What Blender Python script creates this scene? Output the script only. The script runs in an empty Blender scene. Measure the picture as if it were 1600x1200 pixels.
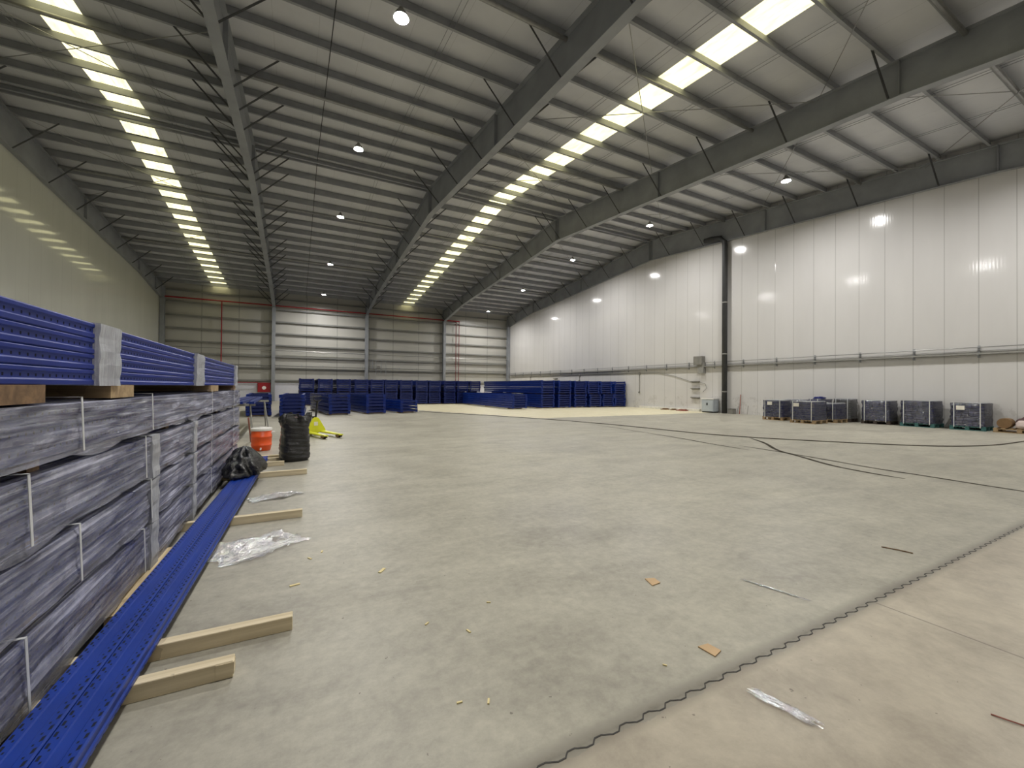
import bpy, bmesh, math, random
from mathutils import Vector, Matrix
sc = bpy.context.scene
R = math.radians
random.seed(7)

# ------------------------------------------------------------------ camera
CAM = bpy.data.cameras.new('camera'); cam = bpy.data.objects.new('camera', CAM)
sc.collection.objects.link(cam); sc.camera = cam
CAM.sensor_fit = 'HORIZONTAL'; CAM.sensor_width = 36.0; CAM.lens = 640.28/1600*36
CAM.clip_start = 0.05; CAM.clip_end = 300
_yaw, _pit, _rol, EYE = 0.486, 0.008, 0.008, 1.32
_r = Vector((math.cos(_yaw), -math.sin(_yaw), 0)); _f0 = Vector((math.sin(_yaw), math.cos(_yaw), 0)); _z = Vector((0, 0, 1))
_f = _f0*math.cos(_pit) + _z*math.sin(_pit); _u = _z*math.cos(_pit) - _f0*math.sin(_pit)
_r3 = _r*math.cos(_rol) + _u*math.sin(_rol); _u3 = -_r*math.sin(_rol) + _u*math.cos(_rol)
M4 = Matrix((_r3, _u3, -_f)).transposed().to_4x4(); M4.translation = Vector((0, 0, EYE))
cam.matrix_world = M4

# ------------------------------------------------------------------ world, exposure
W = bpy.data.worlds.new('world'); sc.world = W; W.use_nodes = True
W.node_tree.nodes['Background'].inputs[0].default_value = (0.75, 0.85, 1, 1)
W.node_tree.nodes['Background'].inputs[1].default_value = 0.4
sc.view_settings.view_transform = 'Standard'; sc.view_settings.look = 'None'
sc.view_settings.gamma = 1.0; sc.view_settings.exposure = 0.0
sc.view_settings.use_curve_mapping = False
sc.cycles.adaptive_threshold = 0.06; sc.cycles.transparent_max_bounces = 6
sc.cycles.caustics_refractive = False; sc.cycles.caustics_reflective = False
sc.cycles.diffuse_bounces = 4; sc.cycles.glossy_bounces = 2; sc.cycles.max_bounces = 6
LAMP_RADIANCE = 2300.0      # luminous disc of each high-bay lamp
SKY_RADIANCE = 2.0        # daylight coming through the roof lights

# ------------------------------------------------------------------ material helpers
def S(v):
    v = v/255.0
    return v/12.92 if v <= 0.04045 else ((v+0.055)/1.055)**2.4
def rgb(r, g, b): return (S(r), S(g), S(b), 1)
class NT:
    def __init__(s, name):
        s.m = bpy.data.materials.new(name); s.m.use_nodes = True
        s.t = s.m.node_tree; s.n = s.t.nodes; s.p = s.n['Principled BSDF']; s.out = s.n['Material Output']
    def add(s, kind, **kw):
        nd = s.n.new(kind)
        for k, v in kw.items():
            if k.startswith('i_'): nd.inputs[k[2:].replace('_', ' ')].default_value = v
            else: setattr(nd, k, v)
        return nd
    def link(s, a, b): s.t.links.new(a, b)
    def coords(s, scale=(1, 1, 1), obj=False):
        if obj:
            c = s.add('ShaderNodeTexCoord').outputs['Object']
        else:
            c = s.add('ShaderNodeNewGeometry').outputs['Position']
        mp = s.add('ShaderNodeMapping'); mp.inputs['Scale'].default_value = scale
        s.link(c, mp.inputs['Vector']); return mp.outputs['Vector']
    def noise(s, vec, scale, detail=4, rough=.55, dist=0):
        n = s.add('ShaderNodeTexNoise'); n.inputs['Scale'].default_value = scale
        n.inputs['Detail'].default_value = detail; n.inputs['Roughness'].default_value = rough
        n.inputs['Distortion'].default_value = dist
        s.link(vec, n.inputs['Vector']); return n.outputs['Fac']
    def ramp(s, fac, stops):
        r = s.add('ShaderNodeValToRGB'); e = r.color_ramp.elements
        while len(e) < len(stops): e.new(0.5)
        for i, (p, c) in enumerate(stops):
            e[i].position = p; e[i].color = c if len(c) == 4 else (*c, 1)
        s.link(fac, r.inputs['Fac']); return r.outputs['Color']
    def math(s, op, a, b=None, c=None, clamp=False):
        n = s.add('ShaderNodeMath', operation=op, use_clamp=clamp)
        for i, v in enumerate((a, b, c)):
            if v is None: continue
            if isinstance(v, (int, float)): n.inputs[i].default_value = v
            else: s.link(v, n.inputs[i])
        return n.outputs[0]
    def mix(s, fac, a, b, mode='MIX'):
        n = s.add('ShaderNodeMix', data_type='RGBA', blend_type=mode)
        for sock, v in ((n.inputs[0], fac), (n.inputs[6], a), (n.inputs[7], b)):
            if isinstance(v, (int, float)): sock.default_value = v
            elif isinstance(v, tuple): sock.default_value = v if len(v) == 4 else (*v, 1)
            else: s.link(v, sock)
        return n.outputs[2]
    def bump(s, h, strength=.3, dist=.01):
        b = s.add('ShaderNodeBump'); b.inputs['Strength'].default_value = strength; b.inputs['Distance'].default_value = dist
        s.link(h, b.inputs['Height']); s.link(b.outputs['Normal'], s.p.inputs['Normal'])
    def sep(s, vec):
        n = s.add('ShaderNodeSeparateXYZ'); s.link(vec, n.inputs[0]); return n.outputs
    def band(s, v, centre, half):       # 1 inside |v-centre|<half
        d = s.math('ABSOLUTE', s.math('SUBTRACT', v, centre))
        return s.math('LESS_THAN', d, half)

def plain(name, col, rough=.5, metal=0.0, spec=.5, var=.12, nscale=6, coat=0, bump=0):
    t = NT(name); v = t.coords(obj=True)
    n = t.noise(v, nscale, 5)
    a = tuple(min(1, c*(1-var)) for c in col[:3]); b = tuple(min(1, c*(1+var)) for c in col[:3])
    t.link(t.ramp(n, [(.3, a), (.7, b)]), t.p.inputs['Base Color'])
    t.p.inputs['Roughness'].default_value = rough; t.p.inputs['Metallic'].default_value = metal
    t.p.inputs['Specular IOR Level'].default_value = spec; t.p.inputs['Coat Weight'].default_value = coat
    if bump: t.bump(t.noise(v, nscale*3, 4), bump, .01)
    return t.m

def mat_concrete():
    t = NT('concrete'); pos = t.coords(); x, y, z = t.sep(pos)
    n1 = t.noise(pos, .45, 8, .6, .3); n2 = t.noise(pos, 2.2, 10, .72, .15); n3 = t.noise(pos, 14, 8, .75)
    st = t.noise(t.coords((.5, 1.6, 1)), 1.3, 9, .7, .25)
    base = t.ramp(n1, [(.3, rgb(138, 134, 124)), (.48, rgb(166, 162, 149)), (.7, rgb(184, 179, 163))])
    base = t.mix(.5, base, t.ramp(n2, [(.33, rgb(122, 118, 108)), (.5, rgb(168, 164, 151)), (.66, rgb(198, 193, 177))]))
    base = t.mix(.4, base, t.ramp(st, [(.34, rgb(124, 120, 110)), (.52, rgb(170, 166, 152)), (.7, rgb(196, 191, 175))]))
    base = t.mix(.3, base, t.ramp(n3, [(.36, rgb(132, 128, 118)), (.64, rgb(192, 188, 172))]))
    wear = t.noise(t.coords((.9, 1.3, 1)), .8, 10, .74, .4)
    base = t.mix(t.math('MULTIPLY', t.ramp(wear, [(.53, (0,)*3), (.64, (1,)*3)]), .26), base, rgb(104, 100, 92))
    # older, warmer slab on the near side of the wavy joint
    near = t.math('LESS_THAN', t.math('ADD', y, t.math('MULTIPLY', t.math('SUBTRACT', n2, .5), .12)), 1.2)
    base = t.mix(t.math('MULTIPLY', near, .62), base, t.ramp(n2, [(.3, rgb(148, 136, 120)), (.5, rgb(180, 168, 150)), (.68, rgb(204, 192, 172))]))
    # dirt gathered along the joint
    dj = t.math('ABSOLUTE', t.math('SUBTRACT', y, 1.225))
    dirt = t.math('SUBTRACT', 1, t.math('DIVIDE', dj, t.math('ADD', .012, t.math('MULTIPLY', n2, .11))), clamp=True)
    dirt = t.math('MULTIPLY', dirt, t.math('MULTIPLY', n3, 1.3), clamp=True)
    base = t.mix(dirt, base, rgb(96, 90, 80))
    # paler slab in the far right part of the hall
    lx = t.math('SUBTRACT', 9.4, t.math('MULTIPLY', t.math('SUBTRACT', y, 15), .42))
    pale = t.math('MULTIPLY', t.math('GREATER_THAN', t.math('ADD', y, t.math('MULTIPLY', n2, .5)), 15.2), t.math('GREATER_THAN', t.math('ADD', x, t.math('MULTIPLY', st, 1.2)), t.math('ADD', lx, .5)))
    base = t.mix(pale, base, t.ramp(n2, [(.3, rgb(214, 205, 172)), (.7, rgb(232, 224, 194))]))
    # straight saw cuts
    c1 = t.math('MULTIPLY', t.band(x, 3.2, .006), t.math('LESS_THAN', y, 1.2))
    c2 = t.band(x, 18.2, .008)
    cut = t.math('MULTIPLY', t.math('MAXIMUM', c1, c2), .6)
    base = t.mix(cut, base, rgb(92, 86, 78))
    # small dark specks
    sp = t.noise(pos, 26, 3, .5); sp = t.math('GREATER_THAN', sp, .735)
    base = t.mix(t.math('MULTIPLY', sp, .6), base, rgb(80, 74, 66))
    t.link(base, t.p.inputs['Base Color'])
    rr = t.ramp(n1, [(.3, (.34,)*3), (.7, (.55,)*3)])
    t.link(rr, t.p.inputs['Roughness']); t.p.inputs['Specular IOR Level'].default_value = .38
    t.bump(t.math('ADD', n2, t.math('MULTIPLY', n3, .3)), .12, .012)
    return t.m

def mat_wallpanel(name, axis, col, pitch=.85, off=4.12, rough=.2, joint_k=.5, rib=.03):
    t = NT(name); pos = t.coords(); s = t.sep(pos); a = s[axis]; z = s[2]
    ph = t.math('FRACT', t.math('DIVIDE', t.math('SUBTRACT', a, off), pitch))
    joint = t.math('MAXIMUM', t.math('LESS_THAN', ph, .014), t.math('GREATER_THAN', ph, .986))
    n = t.noise(t.coords((1, 1, .25)), .9, 6, .55)
    c = t.ramp(n, [(.3, tuple(v*.93 for v in col[:3])), (.7, col)])
    scuff = t.math('MULTIPLY', t.math('LESS_THAN', z, .9), t.math('GREATER_THAN', t.noise(pos, 3, 6, .7), .56))
    c = t.mix(t.math('MULTIPLY', scuff, .16), c, rgb(120, 112, 100))
    c = t.mix(t.math('MULTIPLY', joint, joint_k), c, rgb(110, 108, 102))
    t.link(c, t.p.inputs['Base Color'])
    t.p.inputs['Roughness'].default_value = rough; t.p.inputs['Specular IOR Level'].default_value = .6
    ribs = t.math('SINE', t.math('MULTIPLY', a, 2*math.pi/.085))
    wob = t.noise(pos, .8, 3, .5)
    hgt = t.math('ADD', t.math('MULTIPLY', ribs, rib), t.math('ADD', t.math('MULTIPLY', wob, 1.0), t.math('MULTIPLY', joint, -.8*joint_k)))
    t.bump(hgt, .22, .012)
    return t.m

def mat_ceiling():
    t = NT('ceiling_sheet'); pos = t.coords(); x, y, z = t.sep(pos)
    ph = t.math('FRACT', t.math('DIVIDE', t.math('ADD', x, 1.68+.0), 1.05))
    l = t.math('MAXIMUM', t.band(ph, .02, .008), t.band(ph, .12, .008))
    l2 = t.math('MULTIPLY', l, t.math('GREATER_THAN', t.math('FRACT', t.math('DIVIDE', t.math('ADD', x, 1.68), 2.1)), .5))
    n = t.noise(pos, .5, 5, .6)
    c = t.ramp(n, [(.3, rgb(200, 201, 205)), (.7, rgb(217, 218, 221))])
    c = t.mix(t.math('MULTIPLY', t.band(ph, .02, .006), .22), c, rgb(90, 88, 84))
    t.link(c, t.p.inputs['Base Color']); t.p.inputs['Roughness'].default_value = .5
    t.bump(n, .1, .02)
    return t.m

def mat_skylight():
    t = NT('skylight_sheet'); pos = t.coords(); 
    n = t.noise(t.coords((4, .8, 1)), 1.6, 6, .6, .4); n2 = t.noise(t.coords((9, 1, 1)), 2.5, 4, .6)
    c = t.ramp(n, [(.3, rgb(206, 198, 140)), (.48, rgb(240, 232, 176)), (.7, rgb(255, 250, 198))])
    c = t.mix(t.math('MULTIPLY', t.math('GREATER_THAN', n2, .6), .25), c, rgb(176, 166, 116))
    em = t.p.inputs['Emission Color']; t.link(c, em); t.p.inputs['Emission Strength'].default_value = SKY_RADIANCE
    t.p.inputs['Base Color'].default_value = rgb(230, 226, 200); t.p.inputs['Roughness'].default_value = .4
    return t.m

def mat_lamp(strength):
    t = NT('lamp_glow'); t.p.inputs['Base Color'].default_value = (1, 1, 1, 1)
    t.p.inputs['Emission Color'].default_value = (1, .98, .955, 1); t.p.inputs['Emission Strength'].default_value = strength
    return t.m

def mat_blue(name='blue_steel', holes=None, col=rgb(18, 52, 150)):
    """painted blue steel; holes = list of (x centre, half width) rows of slots on faces looking up"""
    t = NT(name); v = t.coords(obj=True); x, y, z = t.sep(v)
    n = t.noise(v, 3, 5)
    c = t.ramp(n, [(.3, tuple(q*.86 for q in col[:3])), (.7, tuple(min(1, q*1.12) for q in col[:3]))])
    if holes:
        g = t.add('ShaderNodeTexCoord').outputs['Normal']; gx, gy, gz = t.sep(g)
        acc = None
        for (hx, hw, pitch, duty, skew, axis) in holes:
            ax = x if axis == 'x' else z
            nn = gz if axis == 'x' else t.math('ABSOLUTE', gx)
            ph = t.math('FRACT', t.math('DIVIDE', t.math('ADD', y, t.math('MULTIPLY', ax, skew)), pitch))
            h = t.math('MULTIPLY', t.band(ax, hx, hw), t.math('LESS_THAN', ph, duty))
            h = t.math('MULTIPLY', h, t.math('GREATER_THAN', nn, .7))
            acc = h if acc is None else t.math('MAXIMUM', acc, h)
        c = t.mix(acc, c, (.003, .006, .02, 1))
        t.link(t.math('ADD', .4, t.math('MULTIPLY', acc, .5)), t.p.inputs['Roughness'])
    else:
        t.p.inputs['Roughness'].default_value = .34
    t.link(c, t.p.inputs['Base Color']); t.p.inputs['Specular IOR Level'].default_value = .38
    return t.m

def mat_film(name='plastic_film', lo=.18, hi=.75, along=1, tint=rgb(196, 200, 214), scale=1.0, bare=.30, gloss=.03):
    """stretch film: hazy white streaks over a clear sheet"""
    t = NT(name); t.n.remove(t.p)
    sc_ = [(5, .6, 9), (9, 1.1, 16)][0]
    sv = [46, 46, 46]; sv[along] = .45
    n = t.noise(t.coords(tuple(q*scale for q in sv), obj=True), .9, 8, .62, .7)
    n2 = t.noise(t.coords((2.2*scale,)*3, obj=True), 1.0, 5, .6, .6)
    n3 = t.noise(t.coords((7*scale,)*3, obj=True), 1.2, 6, .7, 2.0)
    k = t.math('ADD', t.math('MULTIPLY', n, .7), t.math('ADD', t.math('MULTIPLY', n2, .32), t.math('MULTIPLY', n3, .13)))
    a = t.ramp(k, [(.48, (lo,)*3), (.60, (lo*.65+hi*.35,)*3), (.72, (hi,)*3)])
    hole = t.ramp(n2, [(bare-.03, (0,)*3), (bare+.02, (1,)*3)])
    a = t.math('MULTIPLY', a, hole)
    dif = t.add('ShaderNodeBsdfDiffuse'); dif.inputs[0].default_value = tint
    tr = t.add('ShaderNodeBsdfTransparent'); tr.inputs[0].default_value = (.97, .97, 1, 1)
    m1 = t.add('ShaderNodeMixShader'); t.link(a, m1.inputs[0]); t.link(tr.outputs[0], m1.inputs[1]); t.link(dif.outputs[0], m1.inputs[2])
    gl = t.add('ShaderNodeBsdfGlossy'); gl.inputs['Roughness'].default_value = .16; gl.inputs[0].default_value = (1, 1, 1, 1)
    b = t.add('ShaderNodeBump'); b.inputs['Strength'].default_value = .9; b.inputs['Distance'].default_value = .03
    t.link(t.math('ADD', n, t.math('MULTIPLY', n3, .8)), b.inputs['Height']); t.link(b.outputs[0], gl.inputs['Normal'])
    fr = t.add('ShaderNodeFresnel'); fr.inputs[0].default_value = 1.5; t.link(b.outputs[0], fr.inputs['Normal'])
    m2 = t.add('ShaderNodeMixShader'); t.link(t.math('MULTIPLY', t.math('ADD', fr.outputs[0], gloss), hole), m2.inputs[0])
    t.link(m1.outputs[0], m2.inputs[1]); t.link(gl.outputs[0], m2.inputs[2])
    t.link(m2.outputs[0], t.out.inputs['Surface'])
    return t.m

def mat_wood(name, c1, c2, axis=0):
    t = NT(name); s = [14, 14, 14]; s[axis] = 1.2
    n = t.noise(t.coords(tuple(s), obj=True), 1.2, 7, .6, 1.0)
    n2 = t.noise(t.coords((3, 3, 3), obj=True), 1.5, 4)
    c = t.ramp(n, [(.3, c1), (.7, c2)])
    c = t.mix(t.math('MULTIPLY', t.math('GREATER_THAN', n2, .64), .3), c, rgb(92, 66, 42))
    t.link(c, t.p.inputs['Base Color']); t.p.inputs['Roughness'].default_value = .75
    t.bump(n, .25, .004)
    return t.m

def mat_mark():
    t = NT('rubber_mark'); t.n.remove(t.p)
    n = t.noise(t.coords(), 3.5, 6, .7)
    tr = t.add('ShaderNodeBsdfTransparent'); d = t.add('ShaderNodeBsdfDiffuse'); d.inputs[0].default_value = rgb(64, 58, 50)
    m = t.add('ShaderNodeMixShader'); t.link(t.ramp(n, [(.3, (.45,)*3), (.7, (.9,)*3)]), m.inputs[0])
    t.link(tr.outputs[0], m.inputs[1]); t.link(d.outputs[0], m.inputs[2]); t.link(m.outputs[0], t.out.inputs['Surface'])
    return t.m

MT = {}
MT['concrete'] = mat_concrete()
MT['wall_r'] = mat_wallpanel('white_wall_panel', 1, rgb(214, 212, 210), rough=.1, rib=.05, joint_k=.36)
MT['wall_l'] = mat_wallpanel('white_wall_panel_side', 1, rgb(206, 207, 198), rough=.07, joint_k=.12, rib=.004)
MT['wall_f'] = mat_wallpanel('pale_cladding', 0, rgb(186, 184, 176), pitch=2.5, off=-9.18, rough=.35)
MT['ceiling'] = mat_ceiling()
MT['sky'] = mat_skylight()
MT['lamp'] = mat_lamp(LAMP_RADIANCE)
MT['steel'] = plain('galvanised_steel', rgb(146, 149, 153), .5, 0, .5, .14, 1.2)
MT['purlin'] = plain('galvanised_purlin', rgb(148, 150, 153), .45, 0, .5, .1, 3)
MT['girt'] = plain('grey_girt', rgb(128, 128, 124), .55, .1, .5, .08, 3)
MT['rod'] = plain('steel_rod', rgb(150, 150, 148), .35, .7, .5)
MT['blue'] = mat_blue('blue_steel', None, rgb(14, 42, 120))
MT['blue_far'] = mat_blue('blue_steel_dull', None, rgb(22, 36, 96))
MT['blue_bundle'] = mat_blue('blue_perforated_steel', [(0.0, .0055, .05, .22, .0, 'z')], rgb(4, 38, 130))
MT['blue_slots'] = mat_blue('blue_slotted_steel', [(-.047, .0045, .05, .46, .35, 'x'), (-.034, .003, .05, .2, 0, 'x'), (.047, .0045, .05, .46, -.35, 'x'), (.034, .003, .05, .2, 0, 'x'), (.004, .004, .05, .35, 0, 'z')], rgb(6, 50, 142))
MT['film'] = mat_film('stretch_film', .08, .95, 1, rgb(196, 198, 222), 1.0, .34)
MT['film_thick'] = mat_film('stretch_film_band', .55, .9, 2, rgb(205, 208, 216), 2.0, .05)
MT['film_floor'] = mat_film('loose_film', .0, .5, 0, rgb(230, 230, 230), 1.2, .40, .12)
MT['film_pallet'] = mat_film('pallet_film', .0, .16, 1, rgb(196, 200, 214), .8, .3)
MT['strap'] = plain('white_strap', rgb(205, 207, 210), .4)
MT['wood'] = mat_wood('pale_timber', rgb(204, 188, 154), rgb(238, 224, 194), 0)
MT['wood_y'] = mat_wood('pale_timber_plank', rgb(176, 150, 110), rgb(220, 200, 160), 1)
MT['wood_dark'] = mat_wood('dark_timber', rgb(92, 70, 50), rgb(142, 112, 80), 0)
MT['wood_pallet'] = mat_wood('pallet_wood', rgb(142, 118, 88), rgb(190, 164, 126), 0)
MT['green_pallet'] = mat_wood('green_pallet_wood', rgb(48, 92, 92), rgb(76, 124, 122), 0)
MT['dark_pallet'] = mat_wood('stained_pallet_wood', rgb(52, 44, 42), rgb(92, 80, 72), 0)
MT['black_plastic'] = plain('black_plastic_bag', rgb(15, 15, 17), .2, 0, .6, .2, 7, bump=.9)
def mat_bag():
    t = NT('black_plastic_sheet'); v = t.coords(obj=True)
    t.p.inputs['Base Color'].default_value = rgb(20, 20, 23); t.p.inputs['Roughness'].default_value = .2
    t.p.inputs['Specular IOR Level'].default_value = .7
    a = t.noise(v, 9, 5, .6, 1.8); b = t.noise(t.coords((4, 4, 22), obj=True), 1.6, 5, .6, .8)
    t.bump(t.math('ADD', a, b), .6, .022)
    return t.m
MT['black_plastic'] = mat_bag()
MT['black'] = plain('black_paint', rgb(24, 24, 26), .45)
MT['downpipe'] = plain('dark_grey_pipe', rgb(60, 61, 62), .5)
MT['orange'] = plain('orange_plastic', rgb(240, 92, 34), .4, var=.05)
MT['white_plastic'] = plain('white_plastic', rgb(232, 230, 226), .4, var=.04)
MT['yellow'] = plain('yellow_green_paint', rgb(222, 224, 52), .35, var=.05)
MT['red'] = plain('red_paint', rgb(150, 22, 32), .4)
MT['red_dull'] = plain('dark_red_pipe', rgb(120, 34, 42), .5)
MT['grey_box'] = plain('pale_grey_cabinet', rgb(176, 184, 190), .4, var=.04)
MT['grey_dark'] = plain('grey_metal_box', rgb(128, 126, 120), .5)
MT['tray'] = plain('cable_tray_metal', rgb(150, 149, 144), .5, .2)
MT['card'] = plain('cardboard', rgb(198, 168, 130), .8, var=.08)
MT['paper'] = plain('paper', rgb(236, 232, 222), .7, var=.03)
MT['chip'] = plain('wood_chip', rgb(230, 214, 160), .8)
MT['navy'] = plain('navy_steel_parts', rgb(26, 36, 108), .4, var=.45, nscale=12)
MT['slate'] = plain('grey_wrapped_parts', rgb(112, 112, 112), .4, var=.3, nscale=9)
MT['brown'] = plain('brown_carton', rgb(126, 98, 66), .8)
MT['pinkbag'] = plain('pale_sack', rgb(206, 190, 184), .8, bump=.3)
MT['maroon'] = plain('dark_sack', rgb(84, 62, 62), .8, bump=.3)
MT['cloth'] = plain('white_cloth', rgb(212, 206, 190), .9, bump=.4)
MT['mark'] = mat_mark()
MT['kerb'] = plain('white_kerb', rgb(226, 224, 216), .6)
MT['dado'] = plain('white_dado', rgb(206, 206, 214), .5, var=.04)
MT['joint'] = plain('dark_joint_steel', rgb(46, 42, 38), .6)
MT['hose'] = plain('dark_rubber_cable', rgb(96, 90, 80), .7)
MT['brownstick'] = plain('reddish_wood', rgb(150, 92, 80), .7)

# ------------------------------------------------------------------ geometry helpers
def bm_new(): return bmesh.new()
def bx(bm, x0, x1, y0, y1, z0, z1, mat=None):
    vs = [bm.verts.new(v) for v in ((x0,y0,z0),(x1,y0,z0),(x1,y1,z0),(x0,y1,z0),(x0,y0,z1),(x1,y0,z1),(x1,y1,z1),(x0,y1,z1))]
    if mat is not None:
        for v in vs: v.co = mat @ v.co
    for f in ((0,3,2,1),(4,5,6,7),(0,1,5,4),(1,2,6,5),(2,3,7,6),(3,0,4,7)):
        bm.faces.new([vs[i] for i in f])
    return vs
def tube(bm, pts, r, n=8, cap=True):
    pts = [Vector(p) for p in pts]; rings = []
    for i, p in enumerate(pts):
        a = pts[max(i-1, 0)]; b = pts[min(i+1, len(pts)-1)]; d = (b-a).normalized()
        ref = Vector((0,0,1)) if abs(d.z) < .9 else Vector((1,0,0))
        s = d.cross(ref).normalized(); u = s.cross(d).normalized()
        rr = r[i] if isinstance(r, (list, tuple)) else r
        rings.append([bm.verts.new(p + s*math.cos(2*math.pi*k/n)*rr + u*math.sin(2*math.pi*k/n)*rr) for k in range(n)])
    for a, b in zip(rings, rings[1:]):
        for k in range(n):
            bm.faces.new((a[k], a[(k+1) % n], b[(k+1) % n], b[k]))
    if cap:
        bm.faces.new(rings[0][::-1]); bm.faces.new(rings[-1])
def prism(bm, prof, axis, a, b):
    """extrude closed 2D profile along axis from a to b; profile coords fill the two other axes in order"""
    def P(p, t):
        if axis == 'y': return (p[0], t, p[1])
        if axis == 'x': return (t, p[0], p[1])
        return (p[0], p[1], t)
    A = [bm.verts.new(P(p, a)) for p in prof]; B = [bm.verts.new(P(p, b)) for p in prof]; n = len(prof)
    for i in range(n): bm.faces.new((A[i], A[(i+1) % n], B[(i+1) % n], B[i]))
    bm.faces.new(A[::-1]); bm.faces.new(B)
def lathe(bm, prof, c=(0,0), n=28):
    rings = []
    for r, z in prof:
        rings.append([bm.verts.new((c[0]+r*math.cos(2*math.pi*k/n), c[1]+r*math.sin(2*math.pi*k/n), z)) for k in range(n)])
    for a, b in zip(rings, rings[1:]):
        for k in range(n): bm.faces.new((a[k], a[(k+1) % n], b[(k+1) % n], b[k]))
    bm.faces.new(rings[0][::-1]); bm.faces.new(rings[-1])
def mesh(name, bm, m, smooth=False, bevel=0):
    if bevel:
        bmesh.ops.bevel(bm, geom=list(bm.edges), offset=bevel, segments=2, affect='EDGES', profile=.6)
    bmesh.ops.recalc_face_normals(bm, faces=list(bm.faces))
    me = bpy.data.meshes.new(name); bm.to_mesh(me); bm.free()
    if m is not None: me.materials.append(MT[m] if isinstance(m, str) else m)
    if smooth:
        for p in me.polygons: p.use_smooth = True
    return me
def link(o): sc.collection.objects.link(o); return o
def inst(name, me, parent=None, loc=(0,0,0), rot=(0,0,0)):
    o = bpy.data.objects.new(name, me); link(o); o.location = loc; o.rotation_euler = rot
    if parent is not None: o.parent = parent
    return o
def obj(name, bm, m, parent=None, loc=(0,0,0), rot=(0,0,0), **k):
    return inst(name, mesh(name, bm, m, **k), parent, loc, rot)
def tag(o, label, cat, group=None):
    o['label'] = label; o['category'] = cat
    if group: o['group'] = group
    return o
def thing(name, label, cat, loc=(0,0,0), rotz=0, group=None):
    o = bpy.data.objects.new(name, None); link(o); o.location = loc; o.rotation_euler = (0,0,rotz); o.empty_display_size = .2
    return tag(o, label, cat, group)
def struct(name, bm, m, **k):
    o = obj(name, bm, m, **k); o['kind'] = 'structure'; return o
ORD = ['', 'first', 'second', 'third', 'fourth', 'fifth', 'sixth', 'seventh', 'eighth', 'ninth', 'tenth', 'eleventh', 'twelfth', 'thirteenth', 'fourteenth', 'fifteenth', 'sixteenth', 'seventeenth', 'eighteenth']

# ------------------------------------------------------------------ hall dimensions
X0, XR, YN, YF, YR = -9.18, 20.82, -1.1, 40.5, 19.7
B = 7.5
def zp(y): return 11.1 - .1*abs(y-YR)          # underside of purlins
def zc(y): return zp(y) + .262                  # underside of roof sheet
RB = [(-1.1, 7.88), (4.5, 8.68), (YR, 9.82), (34.9, 8.72), (40.4, 7.92)]
def zb(y):
    for (a, za), (b, z2) in zip(RB, RB[1:]):
        if a <= y <= b: return za + (z2-za)*(y-a)/(b-a)
    return RB[0][1] if y < 0 else RB[-1][1]

bm = bm_new(); bx(bm, X0-.4, XR+.4, YN-.3, YF+.3, -.2, 0); struct('floor', bm, 'concrete')
# walls (panel walls end under the outer frames)
def side_wall(name, x0, x1, m):
    bm = bm_new()
    prof = [(YN-.3, 0), (YF+.3, 0), (YF+.3, 7.9)] + [(y, z) for y, z in RB[::-1]] + [(YN-.3, 7.85)]
    prism(bm, prof, 'x', x0, x1)
    a, b = (x1-.16, x1-.3) if x1 < 0 else (x0+.16, x0+.3)     # cladding above the panels, behind the outer frame
    prism(bm, [(YN-.3, 7), (YF+.3, 7), (YF+.3, zc(YF)+.1), (YR, zc(YR)+.1), (YN-.3, zc(YN)+.1)], 'x', min(a, b), max(a, b))
    return struct(name, bm, m)
side_wall('wall_left', X0-.3, X0-.02, 'wall_l')
side_wall('wall_right', XR, XR+.28, 'wall_r')
bm = bm_new(); bx(bm, X0-.3, XR+.4, YF, YF+.2, 0, 9.4); struct('wall_far', bm, 'wall_f')
bm = bm_new(); bx(bm, X0-.3, XR+.4, YN-.25, YN, 0, 9.4); struct('wall_near', bm, 'wall_f')
# roof sheets, left open over the two strips of roof lights
SKY = [(-5.98, -4.96), (9.08, 10.1)]
bm = bm_new()
xs = [X0-.5, SKY[0][0], SKY[0][1], SKY[1][0], SKY[1][1], XR+.5]
for i in (0, 2, 4):
    for ya, yb in ((YN-.3, YR), (YR, YF+.3)):
        prism(bm, [(ya, zc(ya)), (yb, zc(yb)), (yb, zc(yb)+.08), (ya, zc(ya)+.08)], 'x', xs[i], xs[i+1])
struct('ceiling', bm, 'ceiling')
for n, (a, b) in enumerate(SKY):
    bm = bm_new()
    for ya, yb in ((YN-.3, YR), (YR, YF+.3)):
        prism(bm, [(ya, zc(ya)+.01), (yb, zc(yb)+.01), (yb, zc(yb)+.03), (ya, zc(ya)+.03)], 'x', a, b)
    struct('window_%d' % (n+1), bm, 'sky')

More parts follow.
